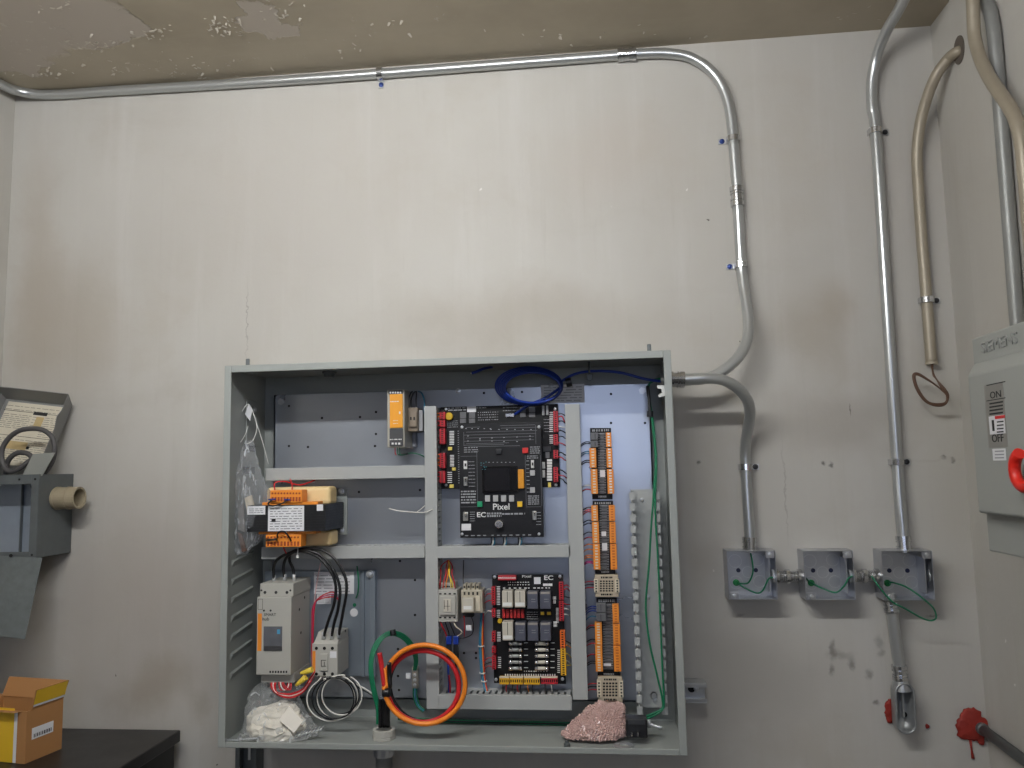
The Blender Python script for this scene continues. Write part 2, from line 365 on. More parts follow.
CHIP = mat('grey_chip', (98, 98, 100), .4)
GRN = mat('green_wire', (16, 112, 76), .4)
REDW = mat('red_wire', (196, 34, 40), .4)
ORW = mat('orange_wire', (238, 134, 36), .4)
WHW = mat('white_wire', (224, 222, 214), .4)
BLUW = mat('blue_cable', (20, 52, 142), .35)
CYW = mat('teal_wire', (52, 120, 150), .45)
YLW = mat('yellow_nut', (234, 204, 70), .45)
GLASSK = mat('dark_screen', (18, 18, 21), .12)
SILV = mat('polished_silver', (220, 220, 222), .2, .95)
def screw(parent, p, r=.004, ax=(0, -1, 0), m=None, name='screw'):
    p = Vector(p); ax = Vector(ax); b = MB().lathe(p, ax, [(0, 0), (0, r*1.25), (r*.2, r*1.25), (r*.25, r), (r*.7, r*.8), (r*.85, 0)], 12)
    o = b.build(name, m or ZINC, parent); return o

# ------------------------------------------------------------------ enclosure
W_, H_, YBK, YFR = .914, .761, -.045, -.241
enc = thing('electrical_enclosure', 'grey steel control cabinet without its door, hung on the plaster wall', 'cabinet', (W_/2, YBK, 0))
t = .0025
MB().box(0, W_, YBK-t, YBK, 0, H_).build('back_panel', GREYP, enc, .0006)
MB().box(0, t, YFR, YBK-t, 0, H_).build('side_panel', GREYP, enc)
MB().box(W_-t, W_, YFR, YBK-t, 0, H_).build('side_panel', GREYP, enc)
MB().box(t, W_-t, YFR, YBK-t, H_-t, H_).build('top_panel', GREYP, enc)
MB().box(t, W_-t, YFR, YBK-t, 0, t).build('bottom_panel', GREYP, enc)
fw = .013
rim = MB(); rim.box(-.002, fw, YFR-.003, YFR, -.002, H_+.002); rim.box(W_-fw, W_+.002, YFR-.003, YFR, -.002, H_+.002)
rim.box(fw, W_-fw, YFR-.003, YFR, H_-fw, H_+.002); rim.box(fw, W_-fw, YFR-.003, YFR, -.002, fw*.75)
rim.build('front_rim', GREYP, enc, .0015)
SP = -.075
sub = MB().box(.035, .884, SP, SP+.003, .047, .716)
sub.box(.035, .04, SP, SP+.012, .047, .716); sub.box(.879, .884, SP, SP+.012, .047, .716); sub.box(.035, .884, SP, SP+.012, .047, .052)
sub = sub.build('mounting_panel', SUBM, enc, .001, label='bluish galvanised back plate')
for x, z in [(.052, .70), (.867, .70), (.052, .062), (.867, .062)]:
    MB().lathe((x, SP, z), (0, -1, 0), [(0, 0), (0, .008), (.002, .008), (.002, .0055), (.007, .0055), (.007, 0)], 6).build('panel_nut', ZINC, sub)
for px, py in [(289, 406), (322, 418), (360, 417), (376, 412), (289, 446), (308, 447), (376, 434), (375, 446), (359, 492), (420, 490), (400, 561), (309, 577), (415, 580), (415, 615), (398, 649), (398, 676), (399, 690), (484, 393), (522, 392), (611, 394), (611, 423), (645, 423), (476, 653), (464, 653), (476, 658)]:
    p = at(px, py, SP); MB().cyl((p.x, SP-.0004, p.z), (p.x, SP+.0005, p.z), .0028, 10).build('screw_hole', DARKH, sub)
for px, py in [(458, 391), (551, 386)]:
    p = at(px, py, SP); screw(sub, p, .005)
# left side louvres, pocket plate and slots
for i, py in enumerate([560, 578, 596, 614, 632, 650, 669]):
    z = atx(240, py, .0).z
    m_ = MB(); y0, y1 = -.205, -.105
    m_.add([(t, y0, z-.010), (t, y1, z-.010+.01), (t, y1, z+.004+.01), (t, y0, z+.004), (.0075, y0+.004, z+.002), (.0075, y1-.004, z+.002+.01)],
           [(0, 1, 2, 3), (3, 2, 5, 4), (0, 3, 4), (1, 5, 2), (0, 4, 5, 1)])
    m_.build('louvre', GREYP, enc)
MB().box(t, .006, -.15, -.085, .60, .70).build('side_plate', GREYP, enc, .002)
for zc in (.595, .545): MB().box(t-.001, t+.0006, -.16, -.10, zc-.008, zc+.008).build('side_slot', DARKH, enc)
screw(enc, (.006, -.115, .68), .006, (1, 0, 0))
# knock-out plugs in the top panel, nuts under it
for px, py in [(329.5, 384)]:
    p = at(px, py, -.10); p.z = H_-t
    MB().lathe((at(329.5, 380, -.13).x, -.13, H_-t), (0, 0, -1), [(0, .016), (.004, .016), (.005, .012), (.012, .011), (.012, 0)], 18).build('plug', OLDZ, enc)
# blank mounting tabs behind, at the top corners and the panel clip by the conduit entry
for x in (at(248, 358, -.04).x, at(649, 345, -.04).x):
    MB().box(x-.0045, x+.0045, YBK+.001, YBK+.006, H_-.03, H_+.046).build('mounting_tab', OLDZ, enc, .002)
MB().prism([Vector((W_-t+k*.55, -.17, .695+(z-.695)*.6)) for k, z in [(0, .705), (-.035, .705), (-.035, .695), (-.02, .693), (-.018, .68), (-.032, .672), (-.03, .664), (-.008, .668), (0, .69)]], (0, .003, 0)).build('clip', WHT, enc)
MB().box(W_-t-.0015, W_-t, -.135, -.133, .05, .66).build('side_seam', DARKH, enc)
# printed label under the top, behind the blue cable
lb = pbox('rating_label', (541, 384.5, 584.5, 403), SP-.0003, .0003, PAPER, enc, 0, 'white rating label on the back plate')
print_rows(MB(), (544, 386, 582, 402), SP-.0004, 6, .3, 4).build('print', PRG, lb)

# struts carrying the cabinet
def strut(name, label, x0, x1, z, solid=True):
    th = thing(name, label, 'strut', ((x0+x1)/2, 0, z), 'steel struts behind the cabinet')
    y0, y1 = -.042, -.001; h = .0205
    m_ = MB(); m_.box(x0, x1, y1-.0025, y1, z-h, z+h); m_.box(x0, x1, y0, y1-.0025, z+h-.0025, z+h); m_.box(x0, x1, y0, y1-.0025, z-h, z-h+.0025)
    m_.box(x0, x1, y0, y0+.0025, z+h-.009, z+h-.0025); m_.box(x0, x1, y0, y0+.0025, z-h+.0025, z-h+.009)
    m_.build('channel', ZINC, th, .0008)
    MB().cyl((x1-.028, y1-.003, z), (x1-.028, y1-.0045, z), .008, 14).build('slot_hole', DARKH, th)
    screw(th, (x1-.018, y1-.003, z), .006)
    return th
strut('strut_channel', 'zinc strut channel end sticking out at the lower right of the cabinet', .05, W_+.066, .057)
th = thing('strut_bracket', 'dark vertical strut bracket with a bolt under the cabinet\'s left corner', 'bracket', (.03, -.02, -.60))
m_ = MB(); x0, x1 = at(234.5, 760, -.045).x, at(255.5, 760, -.045).x; z1 = .030; z0 = -.60
m_.box(x0, x0+.0025, -.042, -.0035, z0, z1); m_.box(x1-.0025, x1, -.042, -.0035, z0, z1); m_.box(x0, x1, -.0035, -.001, z0, z1)
m_.box(x0+.0025, x0+.010, -.042, -.0395, z0, z1); m_.box(x1-.010, x1-.0025, -.042, -.0395, z0, z1)
m_.build('channel', OLDZ, th, .0008)
bx_ = at(249.3, 756, -.052); MB().lathe((bx_.x, -.052, -.001), (0, 0, -1), [(0, 0), (0, .007), (.006, .007), (.006, .003), (.09, .003), (.09, 0)], 10).build('bolt', ZINC, th)
# ------------------------------------------------------------------ wire ducts
DF = SP-.060
def duct(name, label, r, vert, cover=True, fing=None, period=.0125):
    x0, x1, z0, z1 = rc(r, DF); cx_, cz_ = (x0+x1)/2, (z0+z1)/2
    th = thing(name, label, 'wire duct', (cx_, SP, cz_))
    MB().box(x0, x1, SP-.002, SP, z0, z1).build('base', DUCT, th)
    L_ = (z1-z0) if vert else (x1-x0); n = int(L_/period); yb = SP-.002; yt = DF+.006 if cover else DF
    for side in (0, 1):
        m_ = MB(); low = SP-.018
        if vert:
            xa, xb = (x0, x0+.0015) if side == 0 else (x1-.0015, x1)
            m_.box(xa, xb, low, yb, z0, z1)
            for i in range(n): a = z0+(i+.2)*L_/n; m_.box(xa, xb, yt, low, a, a+L_/n*.62)
        else:
            za, zb = (z0, z0+.0015) if side == 0 else (z1-.0015, z1)
            m_.box(x0, x1, low, yb, za, zb)
            for i in range(n): a = x0+(i+.2)*L_/n; m_.box(a, a+L_/n*.62, yt, low, za, zb)
        m_.build('slotted_side', DUCT, th)
    if cover:
        m_ = MB(); m_.box(x0-.0015, x1+.0015, DF, DF+.002, z0-(0 if vert else .0015), z1+(0 if vert else .0015))
        if vert: m_.box(x0-.0015, x0, DF+.002, DF+.010, z0, z1); m_.box(x1, x1+.0015, DF+.002, DF+.010, z0, z1)
        else: m_.box(x0, x1, DF+.002, DF+.010, z0-.0015, z0); m_.box(x0, x1, DF+.002, DF+.010, z1, z1+.0015)
        m_.build('cover', DUCT, th, .001)
    return th
duct('wire_duct', 'horizontal grey wire duct above the transformer', (266.5, 467.5, 424, 478.5), False)
duct('wire_duct', 'horizontal grey wire duct below the transformer', (262, 547, 424, 558), False)
duct('wire_duct', 'tall grey wire duct running past the left edge of the big circuit board', (426, 406, 437, 709), True)
duct('wire_duct', 'horizontal grey wire duct between the two circuit boards', (438, 546.5, 570, 557), False)
duct('wire_duct', 'tall grey wire duct between circuit boards and orange terminal modules', (569.5, 404, 583, 700), True)
duct('wire_duct', 'lowest horizontal grey wire duct, under the relay board', (438.5, 696, 571, 709), False)
# the open duct on the right: every finger a piece
x0, x1, z0, z1 = rc((634, 490, 660, 717), DF)
z1 = at(645, 490, DF).z; z0 = at(645, 716, DF).z
x0 = at(635.6, 600, DF).x; x1 = at(661.5, 600, DF).x
od = thing('wire_duct', 'open grey wire duct with bare fingers at the right of the cabinet', 'wire duct', ((x0+x1)/2, SP, z0))
MB().box(x0, x1, SP-.002, SP, z0, z1).build('base', DUCT, od)
n = 20; h = (z1-z0)/n
for xa in (x0, x1-.002):
    MB().box(xa, xa+.002, SP-.016, SP-.002, z0, z1).build('side_strip', DUCT, od)
    fm = MB().box(xa, xa+.002, DF+.002, SP-.016, z0+h*.2, z0+h*.85).box(xa-.005, xa+.006, DF, DF+.002, z0+h*.12, z0+h*.80).mesh('finger', DUCT, ORG[od.name])
    for i in range(n): inst(fm, 'finger', od, (0, 0, i*h))
for px, py in [(642, 500), (648, 597), (655, 700)]: screw(od, at(px, py, SP-.002), .004)
# ------------------------------------------------------------------ big controller board
def dots(mb, pts, Y, w, h, th=.0006):
    for px, py in pts:
        p = at(px, py, Y); mb.box(p.x-w/2, p.x+w/2, Y-th, Y, p.z-h/2, p.z+h/2)
    return mb
def connector(parent, name, r, Y, d, m, nslots, vert=True, lit=None):
    o = pbox(name, r, Y, d, m, parent, .0005)
    x0, x1, z0, z1 = rc(r, Y); mb = MB()
    for i in range(nslots):
        if vert: c = z0+(i+.5)*(z1-z0)/nslots; hh = (z1-z0)/nslots*.25; mb.box(x0+(x1-x0)*.3, x0+(x1-x0)*.7, Y-.0003, Y, c-hh, c+hh)
        else: c = x0+(i+.5)*(x1-x0)/nslots; hh = (x1-x0)/nslots*.25; mb.box(c-hh, c+hh, Y-.0003, Y, z0+(z1-z0)*.3, z0+(z1-z0)*.7)
    mb.build('slots', lit or DARKH, o); return o
PY_, FY = -.105, -.128
pb = thing('controller_board', 'large black elevator controller circuit board with screen and red connectors', 'circuit board', at(500, 488, SP))
MB().pr((441, 405.5, 559, 488), PY_, .0025).build('rear_board', PCB, pb)
fp = MB().pr((459.5, 423, 542.5, 537.5), FY, .002).build('front_panel', mat('panel_laminate', (22, 22, 25), .45, spec=.3), pb, .0006)
for px, py in [(446, 409), (555, 409), (446, 485), (556, 485), (462, 427), (539, 427), (462, 534), (539, 534)]:
    p = at(px, py, PY_); MB().cyl((p.x, PY_+.0025, p.z), (p.x, SP, p.z), .003, 8).build('standoff', ZINC, pb)
    if 459 < px < 543: screw(fp, at(px, py, FY), .0025)
    else: screw(pb, at(px, py, PY_), .0025)
for y0, y1, k in [(412, 419, 4), (420, 427, 4), (428.5, 444, 8), (453, 468, 8), (471, 483, 6)]:
    c = connector(pb, 'terminal_plug', (439.5, y0, 445, y1), PY_-.016, .016, REDC, k)
    mb = MB()
    for i in range(max(2, k//2)): a = y0+(i+.5)*(y1-y0)/max(2, k//2); mb.tube(pxp([(440, a, PY_-.01), (437.5, a+random.uniform(-1, 1), PY_-.012), (437, a+3, PY_)], 4), .0011, 5)
    mb.build('leads', random.choice([REDW, CABLE, ORW]), c)
for y0, y1, k in [(411, 432, 10), (434.5, 445, 5), (450, 458.5, 4), (467, 482, 7)]:
    c = connector(pb, 'terminal_plug', (553.5, y0, 558, y1), PY_-.016, .016, REDC, k)
    for i in range(max(2, k//2)):
        a = y0+(i+.5)*(y1-y0)/max(2, k//2)
        wire('lead', [(557, a, PY_-.014), (562, a+random.uniform(-1, 2), PY_-.016), (565, a+random.uniform(1, 5), PY_-.012), (570, a+random.uniform(2, 7), PY_+.005)], .0012, [CABLE, REDW, CABLE, WHW, CABLE][i % 5], c, 4, 5)
# parts on the rear board
pbox('label', (467, 406.5, 476, 412), PY_-.0004, .0004, PAPER, pb, 0)
p = at(449.5, 416.5, PY_); MB().lathe(p, (0, -1, 0), [(0, .0085), (.007, .0085), (.008, .007), (.008, 0)], 12).build('capacitor', mat('gold_part', (206, 168, 36), .4), pb)
for r in [(460, 412, 466, 418), (460, 418.6, 466, 423), (469, 412, 475, 418), (469, 418.6, 475, 423), (520, 407, 525.5, 412), (520, 412.6, 525.5, 417), (529, 407, 535, 412), (529, 412.6, 535, 417), (545.5, 452, 549.5, 458)]:
    pbox('chip', r, PY_-.003, .003, CHIP, pb, .0003)
pbox('crystal', (505.5, 413.5, 514, 417), PY_-.004, .004, SILV, pb, .0008)
for r in [(542, 405.5, 544.5, 415), (546, 405.5, 548.5, 415)]: pbox('header', r, PY_-.008, .008, mat('grey_header', (142, 142, 140), .4, .3), pb, .0004)
pbox('chip', (543, 446.5, 551, 451.5), PY_-.006, .006, BLK, pb, .0004)
for i in range(8): pbox('status_block', (547, 459.2+i*2.75, 552, 461.5+i*2.75), PY_-.003, .003, WHT, pb, .0003)
for r in [(542, 462, 545, 468.5), (542, 470, 545, 477.5)]: pbox('white_switch', r, PY_-.003, .003, WHT, pb, .0003)
for r in [(448, 447, 452, 450.2), (452, 467.5, 455.5, 470.5), (449.5, 484.5, 453.5, 488), (548, 482.5, 551, 487.5)]: pbox('yellow_jumper', r, PY_-.005, .005, mat('pale_yellow_part', (226, 204, 96), .4), pb, .0003)
mb = MB()
for i in range(9): mb.pr((449.5, 431+i*1.6, 454, 431.9+i*1.6), PY_-.0012, .0012)
for i in range(8): mb.pr((450, 455+i*1.5, 454, 455.8+i*1.5), PY_-.0012, .0012)
for i in range(6): mb.pr((447.5, 472+i*2, 452, 472.8+i*2), PY_-.0012, .0012)
for i in range(11): mb.pr((549.5, 412+i*1.9, 553, 412.8+i*1.9), PY_-.0012, .0012)
for i in range(5): mb.pr((549.5, 435+i*1.9, 553, 435.8+i*1.9), PY_-.0012, .0012)
mb.build('indicator_rows', PRW, pb)
mb = MB(); print_rows(mb, (448, 407, 466, 411), PY_, 2, .6, 3); print_rows(mb, (476, 407, 486, 408.5), PY_, 1, .6, 5); print_rows(mb, (447, 420, 458, 428), PY_, 4, .3, 6, lo=.05, hi=.12); print_rows(mb, (478, 411, 498, 421), PY_, 4, .3, 8, lo=.03, hi=.08); print_rows(mb, (503, 406, 518, 412), PY_, 2, .3, 9, lo=.03, hi=.08)
print_rows(mb, (458, 430, 459.2, 484), PY_, 24, .3, 12, lo=.5, hi=.9); print_rows(mb, (544, 418, 552, 433), PY_, 5, .2, 13, lo=.05, hi=.15)
mb.build('print', PRG, pb)
# front panel: printed diagram, screen, buttons
mb = MB()
for y, a, b in [(425, 500, 535), (427, 466, 480), (427.4, 501, 540), (431, 466, 537), (434, 464, 536), (437, 466, 534), (440.3, 464, 534), (443, 466, 509), (444.6, 464, 504), (446, 468, 520)]:
    mb.pr((a, y, b, y+.45), FY-.0003, .0003)
mb.pr((463.6, 432, 464, 446), FY-.0003, .0003); mb.pr((535.5, 425, 535.9, 444), FY-.0003, .0003)
for a, b, c, d in [(477, 452, 477.4, 506), (460.5, 456, 477, 456.4), (460.5, 506.6, 477, 507), (525.5, 455, 525.9, 506), (526, 506.6, 541, 507), (541, 455, 541.4, 506)]: mb.pr((a, b, c, d), FY-.0003, .0003)
mb.build('panel_lines', mat('dim_grey_print', (96, 97, 102), .6), fp)
mb = MB(); rnd = random.Random(5)
dots(mb, [(466+i*6.1, 428.6) for i in range(5)]+[(491+i*8, 429.5) for i in range(6)]+[(468, 436), (480, 438.5), (492, 438), (504, 437.5), (517, 437), (530, 436), (468, 441), (480, 440), (492, 441), (504, 441.5), (517, 441.5), (530, 439)], FY-.0001, .003, .0016)
dots(mb, [(489+i*4.2, 462.3) for i in range(7)], FY-.0001, .0026, .0014)
print_rows(mb, (461, 490, 476, 504), FY-.0001, 5, .5, 21); print_rows(mb, (528, 495, 539, 505), FY-.0001, 5, .5, 22); print_rows(mb, (530, 446, 540, 454), FY-.0001, 4, .4, 23)
print_rows(mb, (464, 446.6, 478, 453), FY-.0001, 3, .35, 24); print_rows(mb, (527, 455, 538, 459), FY-.0001, 2, .4, 25); print_rows(mb, (468.5, 460, 475, 488), FY-.0001, 8, .14, 26, lo=.3, hi=.6); print_rows(mb, (526.5, 459, 529.5, 494), FY-.0001, 9, .16, 27, lo=.4, hi=.9)
print_rows(mb, (502, 512.8, 525, 514.8), FY-.0001, 1, .8, 28); print_rows(mb, (465, 534.5, 534, 536), FY-.0001, 1, .6, 29, lo=.03, hi=.06); print_rows(mb, (470, 511, 475, 522), FY-.0001, 5, .25, 31, lo=.3, hi=.6); print_rows(mb, (536, 511, 541, 526), FY-.0001, 5, .2, 32, lo=.4, hi=.7)
mb.build('print', PRG, fp)
text(fp, 'lettering', 'Pixel', (493, 503.5, 509.5, 509.8), FY-.0003, PRW, .0002, bold=.012)
text(fp, 'lettering', 'EC', (477, 512.2, 485.8, 517.2), FY-.0003, PRW, .0002, bold=.02)
print_rows(MB(), (487, 512.2, 501.5, 517.2), FY-.0003, 2, .75, 41, lo=.08, hi=.16).build('print', PRG, fp)
sc = pbox('screen', (482, 466, 517.5, 492.2), FY-.006, .006, GLASSK, fp, .0008)
pbox('display', (484.5, 468, 509.5, 490.5), FY-.0065, .0005, mat('display_glass', (30, 30, 34), .08), sc, 0)
dots(MB(), [(483.6+rnd.uniform(-2.5, 3), 465+rnd.uniform(-4, 5)) for i in range(10)], FY-.0062, .0022, .0012).build('teal_marks', mat('teal_print', (60, 140, 150), .5), sc)
pbox('orange_module', (518, 469.3, 524, 488.5), FY-.008, .008, mat('amber_part', (214, 144, 30), .35), fp, .0012)
for i in range(4): pbox('button', (485+i*8, 495.3, 490+i*8, 501.6), FY-.005, .005, mat('button_grey', (172, 172, 172), .45), fp, .0006)
pbox('button', (477.2, 501.5, 482.2, 507), FY-.006, .006, mat('green_button', (24, 142, 96), .4), fp, .0006, 'green push button')
pbox('button', (517.2, 501.5, 522.2, 507), FY-.006, .006, mat('yellow_button', (240, 192, 40), .4), fp, .0006, 'yellow push button')
pbox('button', (522.3, 447.8, 528, 453.2), FY-.006, .006, mat('red_button', (206, 40, 34), .4), fp, .0006, 'red push button')
pbox('button', (530, 470.2, 534.8, 475.6), FY-.005, .005, MATS['button_grey'], fp, .0006); pbox('button', (530, 487.3, 534.8, 492.8), FY-.005, .005, MATS['button_grey'], fp, .0006)
pbox('button', (496, 449, 501, 454), FY-.005, .005, BLK, fp, .0006)
for r in [(463.6, 460.8, 467, 469), (531, 460, 534, 468)]:
    k = pbox('slide_switch', r, FY-.004, .004, WHT, fp, .0004); cx_, cy_ = (r[0]+r[2])/2, (r[1]+r[3])/2
    pbox('slider', (cx_-.8, cy_-1.5, cx_+.8, cy_+1.5), FY-.006, .002, BLK, k, 0)
for r in [(463.6, 477, 467.4, 486), (463, 512, 468, 521), (532.5, 511, 536.5, 520)]:
    k = pbox('toggle_switch', r, FY-.006, .006, mat('steel_switch', (150, 150, 146), .35, .6), fp, .0008)
    cx_ = (r[0]+r[2])/2; MB().tube([at(cx_, (r[1]+r[3])/2, FY-.006), at(cx_+.2, r[1]+1.5, FY-.016)], [.0012, .0018], 8).build('lever', SILV, k)
pbox('white_label', (461.5, 523.8, 471, 530.4), FY-.0004, .0004, PAPER, fp, 0)
p = at(499.6, 524, FY); MB().lathe(p, (0, -1, 0), [(0, .010), (.002, .010), (.004, .0092), (.012, .0085), (.013, .007), (.013, 0)], 24).build('knob', SILV, fp)
for i, x in enumerate([491, 503, 518]):
    for j in range(3): wire('lead', [(x+j*1.6, 536, FY+.012), (x+j*1.6+.5, 542, FY+.01), (x+j*1.4-1, 547, FY+.012)], .0013, [CABLE, WHW, CYW][j], pb, 4, 5)

# ------------------------------------------------------------------ relay board
RY = -.105
rb = thing('relay_board', 'black circuit board with rows of plug-in relays and glass fuses', 'circuit board', at(529, 684, SP))
x0, x1, z0, z1 = rc((492, 575, 563.5, 684), RY)
a_, b_, c_, d_ = at(492, 575, RY), at(563, 574.5, RY), at(566, 684, RY), at(494, 683, RY)
MB().prism([a_, b_, c_, d_], (0, .0025, 0)).build('board', PCB, rb)
for px, py in [(494.5, 577), (560, 576.5), (496, 679.5), (562.5, 679)]:
    p = at(px, py, RY); MB().cyl((p.x, RY+.0025, p.z), (p.x, SP, p.z), .003, 8).build('standoff', ZINC, rb); screw(rb, p, .0028)
RGB_ = mat('relay_beige', (196, 190, 176), .4); RGG = mat('relay_smoked', (84, 86, 98), .3)
for (x, y, h, kind) in [(502, 591, 16.5, 0), (514.6, 591, 16.5, 0), (527.3, 592, 17, 1), (540, 592, 17, 1), (502.3, 622, 18.5, 0), (515, 623, 18, 1), (527.6, 623, 18, 1), (540.2, 623, 18, 1)]:
    r_ = pbox('relay', (x, y, x+10.6, y+h), RY-.026, .026, RGG if kind else RGB_, rb, .0012)
    mb = MB()
    if kind: mb.pr((x+.6, y-.3, x+10, y+2), RY-.0263, .0004); mb.build('relay_top', mat('relay_cap', (150, 144, 138), .4), r_); print_rows(MB(), (x+4, y+6, x+8.5, y+11), RY-.0264, 2, .2, int(x), lo=.5, hi=.9).build('print', PRG, r_)
    else: mb.pr((x+.8, y+h-5, x+9.8, y+h-1.5), RY-.0263, .0004); mb.build('white_band', WHT, r_); MB().pr((x+5, y+.5, x+5.6, y+h-5.4), RY-.0262, .0003).build('joint', PRK, r_)
for i in range(6): pbox('red_relay', (502.3+i*3.75, 609.5, 505.2+i*3.75, 618), RY-.010, .010, mat('deep_red_part', (160, 34, 34), .4), rb, .0004)
for r in [(540.5, 612, 544, 615), (547, 612, 550.8, 615)]: pbox('gold_part', r, RY-.004, .004, mat('gold_part', (206, 168, 36), .4), rb, .0003)
p = at(500, 620.5, RY); MB().lathe(p, (0, -1, 0), [(0, .0048), (.005, .0048), (.005, 0)], 10).build('gold_part', MATS['gold_part'], rb)
FGL = mat('fuse_glass', (150, 152, 150), .15, .2); FCER = mat('fuse_ceramic', (206, 200, 186), .35)
for col, (fx0, fx1) in enumerate([(508, 523), (534, 549.5)]):
    for i in range(5):
        y = 643.6+i*6.2; a = at(fx0+1.2, y, RY-.008); b = at(fx1-1.2, y, RY-.008)
        fu = MB().cyl(a, b, .0036, 10).build('fuse', FCER if col else FGL, rb)
        for e, sgn in ((a, 1), (b, -1)):
            MB().cyl(e-Vector((sgn*.0005, 0, 0)), e+Vector((sgn*.006, 0, 0)), .0041, 10).build('fuse_cap', SILV, fu)
            MB().box(e.x+sgn*.003-.003, e.x+sgn*.003+.003, RY-.009, RY, e.z-.0046, e.z+.0046).build('fuse_clip', BLK, fu)
for r, k, m_ in [((491.5, 587, 495.2, 605), 8, REDC), ((491.7, 609, 495.2, 617.5), 4, REDC), ((491.7, 632, 495.4, 642), 4, REDC), ((491.8, 647, 495.6, 653.5), 3, REDC), ((492, 656, 495.8, 669.5), 6, REDC), ((559, 582.5, 563.5, 600), 8, REDC), ((559.2, 601, 563.8, 621), 9, REDC)]:
    connector(rb, 'terminal_plug', r, RY-.016, .016, m_, k)
connector(rb, 'terminal_plug', (560, 631, 565, 648), RY-.016, .016, mat('deep_orange_connector', (224, 104, 34), .4), 7)
connector(rb, 'terminal_plug', (560.6, 648.6, 566, 675.5), RY-.016, .016, YELC, 12)
connector(rb, 'terminal_plug', (498, 575.6, 516, 580.2), RY-.014, .014, REDC, 9, False, PRW)
for r, k, m_ in [((499.4, 677.5, 509, 684.5), 5, YELC), ((510, 677.5, 523, 684.5), 6, YELC), ((524, 677.5, 539.6, 684.7), 7, YELC), ((541.2, 677.5, 557.6, 684.2), 8, REDC)]:
    o = connector(rb, 'terminal_plug', r, RY-.014, .014, m_, k, False)
    MB().pr((r[0], r[1]-.9, r[2], r[1]+.6), RY-.0145, .004).build('plug_rim', BEIGE, o)
pbox('label', (534, 577.2, 540.6, 584), RY-.0004, .0004, PAPER, rb, 0)
text(rb, 'lettering', 'EC', (544.2, 575.4, 553.2, 580), RY-.0003, PRW, .0002, bold=.02)
text(rb, 'lettering', 'Pixel', (522.3, 574.9, 531, 577.6), RY-.0003, PRW, .0002)
mb = MB(); 
for i in range(12): mb.pr((496.6, 586.4+i*1.6, 500, 587.2+i*1.6), RY-.001, .001)
for i in range(5): mb.pr((496.8, 610+i*1.7, 500, 610.7+i*1.7), RY-.001, .001)
for i in range(6): mb.pr((497, 632+i*1.7, 500.5, 632.8+i*1.7), RY-.001, .001)
for i in range(6): mb.pr((498, 657+i*2, 501, 657.8+i*2), RY-.001, .001)
for i in range(12): mb.pr((556, 608+i*1.3, 558.6, 608.5+i*1.3), RY-.001, .001)
for i in range(12): mb.pr((557.4, 650+i*2, 560, 650.7+i*2), RY-.001, .001)
for i in range(22): mb.pr((505+i*2.35, 674, 506+i*2.35, 677), RY-.001, .001)
for j in range(10): mb.pr((524 if j < 5 else 550.5, 642.6+(j % 5)*6.2, (524 if j < 5 else 550.5)+4, 643.2+(j % 5)*6.2), RY-.001, .001)
print_rows(mb, (508, 581, 531, 586), RY, 2, .3, 51, lo=.03, hi=.07); print_rows(mb, (543, 583, 553, 586.5), RY, 1, .7, 52, lo=.2, hi=.5); print_rows(mb, (503, 587, 550, 589), RY, 1, .5, 53, lo=.03, hi=.06); print_rows(mb, (527, 611, 538, 620), RY, 4, .2, 54, lo=.05, hi=.1)
print_rows(mb, (553, 596, 556, 604), RY, 2, .8, 55, lo=.2, hi=.3); print_rows(mb, (553.5, 621, 557, 627), RY, 2, .8, 56, lo=.2, hi=.3); print_rows(mb, (524, 670.5, 549, 672), RY, 1, .5, 57, lo=.03, hi=.06)
mb.build('print_and_pins', PRW, rb)
# loose wires to the board, left bundle and right side leads
for i in range(7):
    y = [590, 594, 600, 612, 658, 662, 667][i]
    wire('lead', [(492, y, RY-.010), (488, y-1+i % 3, RY-.008), (484.5, y+3, RY+.01)], .0010, [WHW, REDW, REDW, WHW, REDW, CABLE, REDW][i], rb, 4, 5)
for i, y in enumerate([586, 590, 596, 603, 608, 614, 640, 645, 655, 660, 664]):
    wire('lead', [(563.5+.2*(i > 5), y, RY-.010), (567, y+random.uniform(-1.5, 2), RY-.012), (571, y+random.uniform(0, 4), RY+.01)], .0011, [REDW, REDW, CABLE, REDW, WHW, WHW, CABLE, ORW, YLW, WHW, YLW][i], rb, 4, 5)
for i, x in enumerate([503, 507, 513, 518, 521, 528, 533, 545, 551]):
    wire('lead', [(x, 684, RY-.008), (x+random.uniform(-1, 1), 688, RY-.010), (x+random.uniform(-2, 2), 694, RY+.004)], .0011, [CABLE, REDW, CABLE, REDW, CABLE, ORW, CABLE, CABLE, WHW][i], rb, 4, 5)
bun = thing('wire_bundle', 'teal and orange wire bundle with white ties beside the relay board', 'wires', at(485, 692, -.09))
for i, (dx, m_) in enumerate([(-1.6, CYW), (-.6, CYW), (.4, CYW), (1.3, ORW), (2, REDW), (-1, CYW)]):
    wire('wire', [(481+dx*.6, 586+i*3, -.088), (482+dx*.5, 605, -.09-.002*(i % 3)), (481+dx, 640, -.09-.002*(i % 2)), (482+dx, 665, -.092), (484+dx*.7, 682, -.092), (487+dx*.6, 694, -.10)], .0016, m_, bun, 5, 6)
for px, py in [(482, 612), (481, 646), (482.5, 673), (484, 681)]:
    p = at(px, py, -.091); MB().ring(p-Vector((0, 0, .001)), (0, 0, 1), .0055, .0068, .0025, 12).build('cable_tie', WHT, bun)

